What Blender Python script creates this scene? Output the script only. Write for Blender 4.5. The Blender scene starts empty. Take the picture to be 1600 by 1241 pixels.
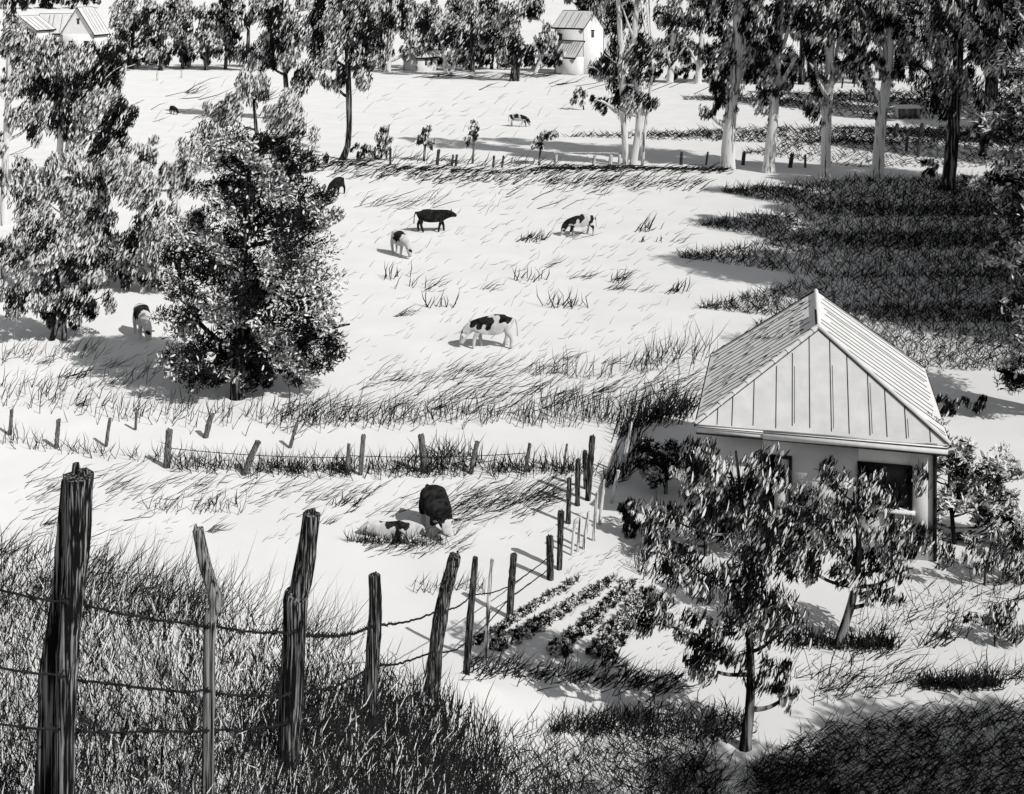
import bpy, math, random
import numpy as np
from mathutils import Matrix, Vector

rs = np.random.RandomState(11)
sc = bpy.context.scene
COL = sc.collection
F, HZ, CX, CAMH = 1920.0, -32.0, 800.0, 16.0      # focal length in photo pixels, horizon row, centre column, eye height

# ------------------------------------------------------------------ materials
MATS = {}
def new_mat(name):
    m = bpy.data.materials.new(name); m.use_nodes = True
    nt = m.node_tree; nt.nodes.clear()
    out = nt.nodes.new('ShaderNodeOutputMaterial')
    bs = nt.nodes.new('ShaderNodeBsdfDiffuse'); bs.inputs['Roughness'].default_value = 0.6
    nt.links.new(bs.outputs[0], out.inputs[0])
    MATS[name] = m
    return m, nt, bs

def noisy(name, c0, c1, scale=(4, 4, 4), lo=0.4, hi=0.6, detail=4, nscale=1.0, offset=(0, 0, 0), tint=(1, 1, 1), rough=.55, second=None):
    m, nt, bs = new_mat(name)
    tc = nt.nodes.new('ShaderNodeTexCoord'); mp = nt.nodes.new('ShaderNodeMapping')
    mp.inputs['Scale'].default_value = scale; mp.inputs['Location'].default_value = offset
    no = nt.nodes.new('ShaderNodeTexNoise'); no.inputs['Scale'].default_value = nscale
    no.inputs['Detail'].default_value = detail; no.inputs['Roughness'].default_value = rough
    cr = nt.nodes.new('ShaderNodeValToRGB')
    cr.color_ramp.elements[0].position = lo; cr.color_ramp.elements[1].position = hi
    cr.color_ramp.elements[0].color = (c0*tint[0], c0*tint[1], c0*tint[2], 1)
    cr.color_ramp.elements[1].color = (c1*tint[0], c1*tint[1], c1*tint[2], 1)
    nt.links.new(tc.outputs['Object'], mp.inputs[0]); nt.links.new(mp.outputs[0], no.inputs['Vector'])
    nt.links.new(no.outputs['Fac'], cr.inputs[0])
    src = cr.outputs[0]
    if second:
        sc2, lo2, hi2, dark = second
        mp2 = nt.nodes.new('ShaderNodeMapping'); mp2.inputs['Scale'].default_value = sc2
        n2 = nt.nodes.new('ShaderNodeTexNoise'); n2.inputs['Scale'].default_value = 1; n2.inputs['Detail'].default_value = 3
        c2 = nt.nodes.new('ShaderNodeValToRGB')
        c2.color_ramp.elements[0].position = lo2; c2.color_ramp.elements[1].position = hi2
        c2.color_ramp.elements[0].color = (dark, dark, dark, 1); c2.color_ramp.elements[1].color = (1, 1, 1, 1)
        mx = nt.nodes.new('ShaderNodeMixRGB'); mx.blend_type = 'MULTIPLY'; mx.inputs[0].default_value = 1
        nt.links.new(tc.outputs['Object'], mp2.inputs[0]); nt.links.new(mp2.outputs[0], n2.inputs['Vector'])
        nt.links.new(n2.outputs['Fac'], c2.inputs[0]); nt.links.new(src, mx.inputs[1]); nt.links.new(c2.outputs[0], mx.inputs[2])
        src = mx.outputs[0]
    nt.links.new(src, bs.inputs[0])
    return m

WARM = (1.0, 0.998, 0.988)
noisy('pasture', .72, .79, (.35, .35, .35), .3, .7, 6, tint=WARM)
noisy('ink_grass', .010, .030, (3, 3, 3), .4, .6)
noisy('grey_grass', .10, .22, (3, 3, 3), .4, .6)
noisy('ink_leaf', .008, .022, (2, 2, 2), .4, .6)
noisy('grey_leaf', .12, .25, (2, 2, 2), .4, .6)
noisy('pale_leaf', .76, .84, (2, 2, 2), .4, .6, tint=WARM)
noisy('pale_bark', .08, .80, (5, 5, .45), .36, .46, 5, tint=WARM)
noisy('dark_bark', .015, .30, (7, 7, .5), .50, .62, 5)
noisy('weathered_wood', .010, .34, (70, 70, 1.7), .50, .66, 8)
noisy('grey_wood', .012, .32, (80, 80, 1.6), .42, .60, 6, tint=WARM)
noisy('stake_wood', .05, .80, (22, 22, 1.0), .40, .52, 5, tint=WARM)
noisy('wire_metal', .012, .03, (9, 9, 9), .4, .6)
noisy('white_boards', .78, .86, (6, 6, .4), .35, .65, 5, tint=WARM)
noisy('white_plaster', .84, .90, (1.5, 1.5, 1.5), .35, .65, 5, tint=WARM)
noisy('sheet_roof', .68, .80, (2.2, 2.2, 2.2), .3, .7, 6, tint=WARM)
noisy('ink_trim', .010, .035, (3, 3, 3), .4, .6)
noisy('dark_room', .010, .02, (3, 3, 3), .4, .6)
noisy('glass_pane', .05, .12, (1, 1, 1), .4, .6)
noisy('rusty_patch', .10, .45, (8, 8, 8), .4, .6, tint=(1, .72, .5))

# ------------------------------------------------------------------ terrain
ctrl = [(-2.55,7,11.29),(-2.0,8.2,10.57),(-1.7,9.7,9.90),(-1.73,15,6.92),(-1.24,19,5.05),(-.98,26,1.50),(-.63,28.6,.35),
        (-6.25,15,8.9),(-4.9,15.2,8.75),(-3.45,14,9.15),(-2.6,15,8.05),(-2.1,17.2,6.45),(-12,15,9.2),(-18,15,9.2),
        (-1.1,10,9.37),(-.73,14,6.72),(0,18,4.05),(1.1,21,2.05),(2.4,24,.1),(0,22.3,2.0),(.6,25,.6),(-.5,27.5,.35),
        (3,20,1.6),(6,20,1.5),(10,20,1.5),(16,20,1.5),(3,14,5.8),(6,14,5.5),(10,14,5.5),(16,14,5.5),(0,8,10.3),(5,8,9.6),(12,8,9.6),
        (-2,4,12.8),(2,4,12.5),(10,4,12),(-10,5,12.4),(-7,9,10.9),(-14,9,11),(-10,2,13.4),(0,1,13.9),(8,1,13.6),
        (-20,4,12.8),(-20,10,10.8),(18,4,12),
        (-9,21,4.6),(-5,21,4.4),(-16,21,4.6),(-3,21,3.9),(-2.2,23,2.6),
        (-16,28,.6),(-9,28,.6),(-5,27,.6),(-2.5,27,.5),
        (-20,33,0),(-12,33,0),(-6,32,0),(-2,31,0),(0,30,0),(2,28,0),(4,26,0),(8,25,0),(14,25,0),(20,26,0),
        (-20,38,0),(-8,38,0),(0,37,0),(8,36,0),(20,36,0),(5,30,0),(12,30,0)]
C = np.array(ctrl, float)
def _tps(r): return np.where(r > 1e-9, r*r*np.log(np.maximum(r, 1e-9)), 0)
_n = len(C)
_K = _tps(np.hypot(C[:,None,0]-C[None,:,0], C[:,None,1]-C[None,:,1])) + np.eye(_n)*.35
_P = np.c_[np.ones(_n), C[:,:2]]
_A = np.zeros((_n+3, _n+3)); _A[:_n,:_n] = _K; _A[:_n,_n:] = _P; _A[_n:,:_n] = _P.T
_sol = np.linalg.solve(_A, np.r_[C[:,2], 0, 0, 0])
def sstep(a, b, t):
    t = np.clip((t-a)/(b-a), 0, 1); return t*t*(3-2*t)
def ground_z(x, y):
    x = np.asarray(x, float); y = np.asarray(y, float); shp = x.shape
    xf, yf = x.ravel(), y.ravel()
    xc, yc = np.clip(xf, -19, 17), np.clip(yf, 1, 38)
    z = np.zeros_like(xf)
    near = np.where(yf < 38)[0]
    for s in range(0, len(near), 20000):
        k = near[s:s+20000]
        r = np.hypot(xc[k,None]-C[None,:,0], yc[k,None]-C[None,:,1])
        z[k] = _tps(r) @ _sol[:_n] + _sol[_n] + _sol[_n+1]*xc[k] + _sol[_n+2]*yc[k]
    z = 0.5*(z + np.sqrt(z*z + .05)) - .11
    z *= 1 - sstep(30, 36, yf)
    z = np.maximum(z, 0)
    far = np.maximum(yf-232, 0)
    z = z + .13*far*sstep(0, 60, far) * (1 + .25*np.sin(xf*.013)) * (1-.55*sstep(250, 900, far))
    z = z + .04*np.sin(xf*.31+yf*.07)*np.sin(yf*.23)*sstep(40, 60, yf)*(1-sstep(120, 200, yf))
    return z.reshape(shp)

def W(px, py, d):
    return np.array([(px-CX)*d/F, d, CAMH-(py-HZ)*d/F])
def flat_d(py): return CAMH*F/(py-HZ)
def hit(px, py):
    """where the line of sight through a photo pixel meets the terrain"""
    px = np.atleast_1d(np.asarray(px, float)); py = np.atleast_1d(np.asarray(py, float))
    d = np.full(px.shape, np.nan); prev = None
    ds = np.concatenate([np.arange(5, 40, .15), np.geomspace(40, 600, 260)])
    alive = np.ones(px.shape, bool); pd_ = np.zeros(px.shape); last = None
    for dd in ds:
        if not alive.any(): break
        k = np.where(alive)[0]
        zr = CAMH-(py[k]-HZ)*dd/F
        g = ground_z((px[k]-CX)*dd/F, np.full(len(k), dd))
        f = zr-g; m = f <= 0; h = k[m]
        if last is None: d[h] = dd
        else: d[h] = last + (dd-last)*np.clip(pd_[h]/(pd_[h]-f[m]+1e-9), 0, 1)
        alive[h] = False; pd_[k] = f; last = dd
    d[np.isnan(d)] = 600
    x = (px-CX)*d/F
    return np.c_[x, d, ground_z(x, d)]

# ------------------------------------------------------------------ mesh helpers
def tag(o, label=None, cat=None, group=None, kind=None):
    if label: o['label'] = label
    if cat: o['category'] = cat
    if group: o['group'] = group
    if kind: o['kind'] = kind
    return o
def thing(name, loc, label, cat, group=None, rz=0):
    o = bpy.data.objects.new(name, None); COL.objects.link(o)
    o.location = loc; o.rotation_euler = (0, 0, rz); o.empty_display_size = .3
    return tag(o, label, cat, group)

class MB:
    """collects vertices and polygons of any size, then links them as one mesh object"""
    def __init__(s): s.v, s.f, s.m, s.n = [], [], [], 0
    def add(s, verts, faces, mat=0):
        verts = np.asarray(verts, float).reshape(-1, 3)
        faces = np.asarray(faces, int)
        s.v.append(verts); s.f.append(faces+s.n)
        s.m.append(np.full(len(faces), mat, int) if np.isscalar(mat) else np.asarray(mat, int))
        s.n += len(verts)
    def box(s, lo, hi, mat=0, M=None):
        (a,b,c),(d,e,f) = lo, hi
        v = np.array([(a,b,c),(d,b,c),(d,e,c),(a,e,c),(a,b,f),(d,b,f),(d,e,f),(a,e,f)], float)
        if M is not None: v = v @ np.array(M.to_3x3()).T + np.array(M.translation)
        s.add(v, [(0,3,2,1),(4,5,6,7),(0,1,5,4),(1,2,6,5),(2,3,7,6),(3,0,4,7)], mat)
    def poly(s, pts, mat=0): s.add(pts, [tuple(range(len(pts)))], mat)
    def slab(s, pts, t, mat=0):
        p = np.array(pts, float); n = np.cross(p[1]-p[0], p[2]-p[0]); n /= np.linalg.norm(n)
        q = p - n*t; k = len(p)
        s.add(np.r_[p, q], np.array([tuple(range(k))]), mat)
        s.add(np.r_[p, q], np.array([tuple(range(2*k-1, k-1, -1))]), mat)
        s.add(np.r_[p, q], np.array([(i, i+k, (i+1)%k+k, (i+1)%k) for i in range(k)]), mat)
    def tube(s, pts, rad, sides=8, mat=0, jag=0, cap=True):
        pts = np.array(pts, float); n = len(pts); rad = np.broadcast_to(np.asarray(rad, float), (n,))
        tan = np.gradient(pts, axis=0); tan /= np.linalg.norm(tan, axis=1)[:,None]+1e-12
        ref = np.array([0,1,0.]) if abs(tan[0,1]) < .9 else np.array([1.,0,0])
        rings = []
        ja = 1 + jag*rs.randn(sides)
        for i in range(n):
            a = np.cross(tan[i], ref); a /= np.linalg.norm(a); b = np.cross(a, tan[i])
            t = np.arange(sides)*2*math.pi/sides
            r = rad[i]*(ja + jag*.4*rs.randn(sides))
            rings.append(pts[i] + np.outer(np.cos(t)*r, a) + np.outer(np.sin(t)*r, b))
        v = np.concatenate(rings)
        i, j = np.meshgrid(np.arange(n-1), np.arange(sides), indexing='ij')
        i, j = i.ravel(), j.ravel(); k = (j+1) % sides
        s.add(v, np.c_[i*sides+j, (i+1)*sides+j, (i+1)*sides+k, i*sides+k], mat)
        if cap:
            s.add(rings[0], [tuple(range(sides))], mat); s.add(rings[-1], [tuple(range(sides-1, -1, -1))], mat)
    def build(s, name, mats, parent=None, origin=(0,0,0), smooth=False):
        o = bpy.data.objects.new(name, s.mesh(name, mats, origin, smooth)); COL.objects.link(o)
        if parent is not None: o.parent = parent
        else: o.location = origin
        return o
    def mesh(s, name, mats, origin=(0,0,0), smooth=False):
        me = bpy.data.meshes.new(name)
        V = np.concatenate(s.v) - np.asarray(origin, float)
        me.vertices.add(len(V)); me.vertices.foreach_set('co', V.ravel())
        lt = np.concatenate([np.full(len(f), f.shape[1]) for f in s.f])
        li = np.concatenate([f.ravel() for f in s.f])
        me.loops.add(len(li)); me.loops.foreach_set('vertex_index', li)
        me.polygons.add(len(lt)); me.polygons.foreach_set('loop_start', np.r_[0, np.cumsum(lt)[:-1]]); me.polygons.foreach_set('loop_total', lt)
        for m in mats: me.materials.append(MATS[m])
        me.polygons.foreach_set('material_index', np.concatenate(s.m))
        if smooth: me.polygons.foreach_set('use_smooth', np.ones(len(lt), bool))
        me.update(calc_edges=True); me.validate()
        return me

def unit(v): return v/(np.linalg.norm(v, axis=1)[:,None]+1e-12)

def add_leaves(mb, pos, ax, L, Wd, mat, rim=None):
    """flat pointed leaves; where rim is given each has a dark margin (material 0) round a pale blade"""
    n = len(pos)
    if n == 0: return
    ax = unit(ax)
    rnd = unit(rs.randn(n, 3)*.75 + np.array([.95, -.95, 1.0]))
    side = unit(np.cross(ax, rnd)); nor = np.cross(side, ax)
    L = np.broadcast_to(L, (n,))[:,None]; Wd = np.broadcast_to(Wd, (n,))[:,None]
    def ring(k):
        t = [(-.5,0),(-.18,.5),(.2,.42),(.5,0),(.2,-.42),(-.18,-.5)]
        return np.stack([pos + ax*L*a*k[0] + side*Wd*b*k[1] + nor*L*.06*(abs(b)*2-.5) for a, b in t], 1)
    if rim is None:
        R = ring((1, 1)); b = np.arange(n)[:,None]*6
        mb.add(R.reshape(-1, 3), b+np.arange(6)[None], mat)
    else:
        R = ring((1, 1)); kw = np.clip(1-2*rim/Wd, .1, .9); kl = np.clip(1-3*rim/L, .2, .9)
        I = ring((kl, kw)); V = np.concatenate([R, I], 1)
        b = np.arange(n)[:,None]*12
        mb.add(V.reshape(-1, 3), b+np.arange(6, 12)[None], mat)
        base = mb.n - n*12
        for j in range(6):
            k = (j+1) % 6
            mb.f.append(base + b + np.array([[j, k, 6+k, 6+j]])); mb.m.append(np.zeros(n, int))

def add_blades(mb, base, tip, wid, mat, bend=.18):
    """three-sided tapering stalks from base to tip"""
    n = len(base)
    if n == 0: return
    d = tip-base; Ln = np.linalg.norm(d, axis=1)[:,None]; du = d/(Ln+1e-9)
    a = unit(np.cross(du, rs.randn(n, 3))); b = np.cross(du, a)
    mid = (base+tip)*.5 + rs.randn(n, 1)*bend*Ln*unit(np.cross(du, np.array([0, 1., .1])[None])) * .5
    w = np.broadcast_to(wid, (n,))[:,None]*.5*1.15
    V = []
    for (c, k) in ((base, 1.0), (mid, .95)):
        for t in (0, 2.094, 4.189): V.append(c + w*k*(math.cos(t)*a + math.sin(t)*b))
    V.append(tip)
    V = np.stack(V, 1); o = np.arange(n)[:,None]*7
    q = np.concatenate([o+np.array([[i, (i+1)%3, 3+(i+1)%3, 3+i]]) for i in range(3)])
    t = np.concatenate([o+np.array([[3+i, 3+(i+1)%3, 6]]) for i in range(3)])
    m = np.broadcast_to(mat, (n,))
    mb.add(V.reshape(-1, 3), q, np.tile(m, 3))
    mb.f.append(t + mb.n - n*7); mb.m.append(np.tile(m, 3))

# ------------------------------------------------------------------ ground
def axis(parts):
    out = []
    for a, b, s in parts: out += list(np.arange(a, b, s))
    return np.array(out)
gx = np.r_[-2500, -1500, -900, -600, np.arange(-400, -60, 20), np.arange(-60, -22, 3), np.arange(-22, 20, .35), np.arange(20, 60, 3), np.arange(60, 401, 20), 600, 900, 1500, 2500]
gy = np.r_[-400, -200, -80, -30, -10, np.arange(-4, 40, .35), np.arange(40, 120, 2.), np.arange(120, 420, 6), np.geomspace(420, 4000, 18)]
X, Y = np.meshgrid(gx, gy); Z = ground_z(X, Y)
g = MB(); nx, ny = len(gx), len(gy)
i, j = np.meshgrid(np.arange(nx-1), np.arange(ny-1)); i, j = i.ravel(), j.ravel()
g.add(np.c_[X.ravel(), Y.ravel(), Z.ravel()], np.c_[j*nx+i, j*nx+i+1, (j+1)*nx+i+1, (j+1)*nx+i])
tag(g.build('ground', ['pasture'], smooth=True), kind='structure')

# ------------------------------------------------------------------ trees
LS, WS = .70, .52
def crown_mesh(mb, d, blobs, leaf, style, y0):
    Lp, Wp = leaf[0]*LS, leaf[1]*WS
    u = d/F; ocut = .42 if Lp < 13.5 else .66
    wl = np.clip(np.median([min(b[2], b[3]) for b in blobs])*1.15, 12, 70)*u
    K = unit(rs.randn(7, 3)+np.array([.2, 0, .5]))*(6.283/(wl*rs.uniform(.75, 1.9, 7)))[:,None]; PH = rs.rand(7)*6.283
    for b in blobs:
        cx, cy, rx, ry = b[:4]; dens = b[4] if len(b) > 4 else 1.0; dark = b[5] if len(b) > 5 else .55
        c = W(cx, cy, d); R = np.array([rx*u, min(rx, ry*1.3)*u*.9, ry*u])
        c[1] += rs.uniform(-.3, .3)*R[1]
        ncl = max(10, int(rx*ry/120.0*(1 if Lp*LS < 14 else .6)))
        n = int(3.1416*rx*ry/(Lp*Wp*.62)*3.0*dens*b[6] if len(b) > 6 else 3.1416*rx*ry/(Lp*Wp*.62)*3.0*dens)
        p = rs.randn(ncl, 3); p = unit(p)*rs.rand(ncl, 1)**.45
        cc = c + p*R*.86
        cr = rs.uniform(.22, .46, ncl)*min(R[0], R[2])
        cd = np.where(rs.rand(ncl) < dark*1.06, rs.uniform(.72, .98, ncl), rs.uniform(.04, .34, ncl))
        k = rs.randint(0, ncl, n)
        q = unit(rs.randn(n, 3))*(rs.rand(n, 1)**.38)
        pos = cc[k] + q*cr[k][:,None]*np.array([.95, .95, 1.25] if style == 'hang' else [1.15, 1.15, .85])
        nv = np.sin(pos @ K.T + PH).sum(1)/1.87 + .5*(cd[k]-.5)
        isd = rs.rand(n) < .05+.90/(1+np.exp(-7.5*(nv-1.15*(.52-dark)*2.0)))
        sl = rs.uniform(.1, .6)
        if style == 'hang': ax = np.c_[sl+rs.randn(n)*.28, rs.randn(n)*.35, np.full(n, -1.)*rs.choice([-1, 1])*0-1.0]; ax[:,0] *= -1
        elif style == 'up': ax = np.c_[.35+rs.randn(n)*.35, rs.randn(n)*.35, np.ones(n)]
        else: ax = q*.7 + rs.randn(n, 3)*.55 + np.array([.25, 0, .35])
        L = Lp*u*rs.uniform(.6, 1.35, n); wd = Wp*u*rs.uniform(.6, 1.3, n)
        typ = rs.rand(n)
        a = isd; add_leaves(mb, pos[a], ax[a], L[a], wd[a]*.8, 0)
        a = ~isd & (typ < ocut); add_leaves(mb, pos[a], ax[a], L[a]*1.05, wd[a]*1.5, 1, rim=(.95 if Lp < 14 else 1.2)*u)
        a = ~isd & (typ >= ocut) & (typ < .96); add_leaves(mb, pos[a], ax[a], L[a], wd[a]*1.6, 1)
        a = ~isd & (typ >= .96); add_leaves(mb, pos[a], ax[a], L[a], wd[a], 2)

def smooth_line(pts, n=10):
    pts = np.array(pts, float)
    if len(pts) < 3:
        t = np.linspace(0, 1, n)[:,None]; return pts[0]*(1-t)+pts[-1]*t
    out = []
    P = np.r_[[2*pts[0]-pts[1]], pts, [2*pts[-1]-pts[-2]]]
    for k in range(1, len(P)-2):
        for t in np.linspace(0, 1, max(2, n//(len(pts)-1)+1), endpoint=False):
            a, b, c, e = P[k-1:k+3]
            out.append(.5*((2*b)+(c-a)*t+(2*a-5*b+4*c-e)*t*t+(3*b-a-3*c+e)*t**3))
    out.append(pts[-1]); return np.array(out)

def tree(name, label, cat, base, blobs, trunks, leaf=(13, 3.4), style='hang', bark='dark_bark', group=None, d=None, limbs=True):
    if d is None:
        d = float(hit(base[0], base[1])[0][1])
    gp = W(base[0], base[1], d); gp[2] = float(ground_z(gp[0], gp[1]))
    root = thing(name, gp, label, cat, group)
    u = d/F
    if trunks:
        mb = MB()
        for ti, tr in enumerate(trunks):
            pts = smooth_line([tuple(W(a, b, d)) + (w*u*.5,) for a, b, w in tr], 14)
            pts[:,1] += np.cumsum(rs.randn(len(pts))*.03*u*20) + ti*.25*(rs.rand()-.5)
            if ti == 0: pts[0,2] = min(pts[0,2], gp[2]) - .05
            r = pts[:,3].copy(); r[0] *= 1.25
            mb.tube(pts[:,:3], r, 9, 0, .08)
            if limbs:
                for b in blobs:
                    c = W(b[0], b[1], d); c[1] += rs.randn()*b[2]*u*.4
                    zs = pts[:,2]; tgt = c[2]-b[3]*u*.9
                    k = int(np.argmin(abs(zs-tgt))); k = min(max(k, 2), len(pts)-2)
                    if abs(c[0]-pts[k,0]) < .15*b[2]*u and rs.rand() < .6: continue
                    a = pts[k,:3]; m = (a+c)*.5 + np.array([0, 0, -.1*np.linalg.norm(c-a)])
                    e = c+(c-a)*.25
                    mb.tube(smooth_line([a, m, c, e], 9), np.linspace(pts[k,3]*.6, max(.4*u, pts[k,3]*.12), len(smooth_line([a, m, c, e], 9))), 6, 0, .08)
        mb.build('trunk', [bark], root, gp, True)
    mb = MB(); crown_mesh(mb, d, blobs, leaf, style, gp[1])
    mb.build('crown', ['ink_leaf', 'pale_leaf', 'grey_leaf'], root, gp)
    return root

exec_trees = []
def T(*a, **k): exec_trees.append(tree(*a, **k))

# --- left side of the valley
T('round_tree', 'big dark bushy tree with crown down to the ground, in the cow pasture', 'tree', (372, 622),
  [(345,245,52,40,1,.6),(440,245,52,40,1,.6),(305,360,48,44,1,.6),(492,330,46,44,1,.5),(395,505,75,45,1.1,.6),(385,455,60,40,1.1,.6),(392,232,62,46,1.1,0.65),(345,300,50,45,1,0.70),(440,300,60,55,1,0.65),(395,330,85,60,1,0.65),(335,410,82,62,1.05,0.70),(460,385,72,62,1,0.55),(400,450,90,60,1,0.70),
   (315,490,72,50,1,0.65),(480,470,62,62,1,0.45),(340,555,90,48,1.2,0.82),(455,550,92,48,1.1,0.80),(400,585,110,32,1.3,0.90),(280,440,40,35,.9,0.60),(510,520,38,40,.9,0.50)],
  [[(372,628,26),(374,570,24),(380,420,16),(392,240,5)]], leaf=(13, 3.8), style='loop')
T('small_tree', 'small spreading tree with two leaning trunks and dark underside, left of the bushy tree', 'tree', (88, 532),
  [(75,400,58,42,1,.45),(115,440,60,40,1,.6),(55,465,50,35,1,.55),(140,475,42,28,1,.55),(95,495,62,22,1.2,.85)],
  [[(80,535,9),(92,480,9),(88,400,4)],[(99,531,11),(100,470,8),(112,410,4)]], leaf=(13, 3.6))
T('slender_tree', 'pale feathery tree with two white trunks behind the big bushy tree', 'tree', (226, 458),
  [(212,300,40,50,.85,0.21),(235,360,42,50,.9,0.36),(190,390,42,36,.9,0.41),(255,420,34,32,1,0.56),(205,430,36,22,1,0.61)],
  [[(222,460,8),(226,410,8),(218,300,3)],[(240,458,8),(242,410,6),(250,350,3)]], leaf=(14, 3), bark='pale_bark')
T('slender_tree', 'pale sparse tree growing behind the small spreading tree at the left edge', 'tree', (42, 452),
  [(38,290,46,48,.8,0.21),(88,300,44,44,.8,0.16),(60,360,58,44,.9,0.31),(20,400,34,36,.9,0.36),(128,350,44,50,.8,0.21)],
  [[(40,455,9),(46,390,8),(42,290,3)],[(60,452,7),(90,360,5),(110,300,3)]], leaf=(14, 3), bark='pale_bark')
T('forked_tree', 'tall dark tree with forked pale trunks, left of the lone dark calf', 'tree', (102, 292),
  [(80,170,44,50,.9,.6),(185,110,34,40,.9,.5),(150,110,52,44,1,.5),(105,105,44,50,1,.5),(160,165,48,44,1,.65),(150,225,52,42,1.15,.8),(110,180,36,46,1,.7),(60,130,42,42,.9,.55),(150,262,40,24,1.2,.85),(195,170,22,56,.9,.5)],
  [[(92,296,9),(96,210,9),(104,120,5)],[(98,292,8),(112,190,7),(135,100,3)]], leaf=(14, 3.2), bark='pale_bark')
T('slender_tree', 'tall thin white trunked tree cut by the left border', 'tree', (6, 352),
  [(45,70,34,36,.8,0.26),(50,190,30,40,.8,0.31),(14,40,26,55,.9,0.26),(30,120,28,48,1,0.41),(12,0,28,40,.9,0.26),(30,180,22,30,.9,0.36),(4,240,14,50,.7,0.26)],
  [[(5,356,11),(9,220,10),(14,80,8),(8,-60,5)]], leaf=(14, 3), bark='pale_bark')
T('pale_bush', 'tall pale bush between the white fence-side trunk and the forked tree', 'bush', (215, 300),
  [(222,240,26,40,.7,0.21),(255,275,28,26,.6,0.21),(200,275,22,24,.7,0.26)], [[(215,302,4),(220,260,3),(222,225,2)]], leaf=(15, 2.4), style='up', limbs=False)
T('feathery_tree', 'light feathery tree rising behind the top of the big bushy tree', 'tree', (405, 268),
  [(352,175,36,34,.8,0.21),(395,150,42,36,.8,0.16),(445,180,40,40,.8,0.21),(330,220,30,30,.8,0.31),(470,215,34,26,.8,0.26),(490,250,34,18,.8,0.36)],
  [[(405,272,8),(402,220,7),(396,150,3)]], leaf=(14, 2.8))
for bx, lab, bl in ((250, 'leafy tree between the white farmhouse and the dark hedge', [(245,35,42,36,.9,.4),(235,75,36,26,1,.5),(265,85,34,20,1.1,.65)]),
               (322, 'round leafy tree above the dark hedge at the end of the far field', [(318,28,44,34,.9,.45),(305,68,36,24,.9,.4),(345,60,30,30,.9,.45)]),
               (385, 'leafy tree leaning beside the gap in the far woods', [(380,20,38,34,1,.55),(372,65,34,30,1,.55),(398,88,30,22,1,.6)])):
    T('leafy_tree', lab, 'tree', (bx, 110), bl, [[(bx,112,7),(bx+2,70,6),(bx+4,20,3)]], leaf=(11, 3))
T('leafy_tree', 'dense tree left of the tall single trunked tree, standing in the field corner', 'tree', (448, 190),
  [(432,30,46,48,1,.6),(458,85,40,38,1,.6),(410,90,30,34,1,.55),(470,130,26,22,1,.55),(425,-20,40,30,1,.6)],
  [[(448,194,9),(446,130,8),(436,20,4)]], leaf=(13, 3.2))
T('tall_tree', 'tall tree on one curved slender trunk at the far end of the fence line', 'tree', (538, 250),
  [(540,20,56,48,1,.55),(500,65,44,44,1,.6),(565,75,42,44,1,.6),(542,118,46,28,1,.65),(590,30,34,44,1,.5),(520,130,26,18,.9,.6),(500,0,40,30,1,.5)],
  [[(535,252,12),(545,215,9),(545,130,9),(540,40,7),(536,-60,5)]], leaf=(14, 3.2))
T('slender_tree', 'pale airy tree between the small spreading tree and the white trunked pair', 'tree', (150, 448),
  [(150,300,44,44,.8,0.21),(140,365,52,46,.9,0.26),(165,415,46,32,.9,0.36),(110,260,36,36,.8,0.16),(185,265,36,40,.8,0.21)],
  [[(150,451,8),(152,390,7),(146,300,3)]], leaf=(14, 3), bark='pale_bark')
T('slender_tree', 'pale airy tree touching the left side of the big bushy tree', 'tree', (276, 452),
  [(276,290,34,44,.8,0.16),(284,360,36,46,.85,0.26),(272,410,34,36,.9,0.46),(300,250,30,30,.8,0.16)],
  [[(276,455,7),(279,390,6),(278,300,3)]], leaf=(14, 3), bark='pale_bark')
T('pale_bush', 'light ragged bush cut by the left border below the tall white trunk', 'bush', (2, 472), [(8,400,30,44,.8,0.26),(0,445,26,26,.9,0.36)], [[(2,475,5),(4,430,4),(8,390,2)]], leaf=(15, 2.6), style='up', limbs=False)
for bx, lab, bl in ((285, 'leafy tree second from the left in the row above the dark hedge', [(282,20,38,34,.9,.4),(290,62,36,30,.9,.5)]),
               (205, 'leafy tree beside the pointed farmhouse gable', [(198,30,30,34,.8,.35),(190,75,36,30,.9,.45),(165,95,36,24,.9,.5)]),
               (352, 'leafy tree rightmost above the dark hedge', [(350,20,36,36,1,.5),(356,66,32,30,1,.55)]),
               (425, 'dark leafy tree at the gap between the woods', [(425,20,34,40,1,.55),(420,75,30,34,1,.6)]),
               (662, 'pale leafy tree just right of the tiny white cottage', [(664,20,36,32,.8,.35),(672,50,30,26,.8,.4)]),
               (768, 'leafy tree between the dark shady tree and the broad forked tree', [(770,20,36,32,.9,.45),(764,72,30,28,1,.6)])):
    T('leafy_tree', lab, 'tree', (bx, 108), bl, [[(bx,110,6),(bx+2,70,5),(bx+4,20,3)]], leaf=(11, 3))
T('leafy_tree', 'bushy pale tree below the white farmhouses', 'tree', (60, 150),
  [(40,95,44,34,.8,.4),(95,90,44,26,.8,.4),(20,130,34,26,.9,.5),(80,125,44,26,.9,.5)], [[(60,152,7),(62,120,5),(64,90,3)]], leaf=(12, 3))
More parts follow.
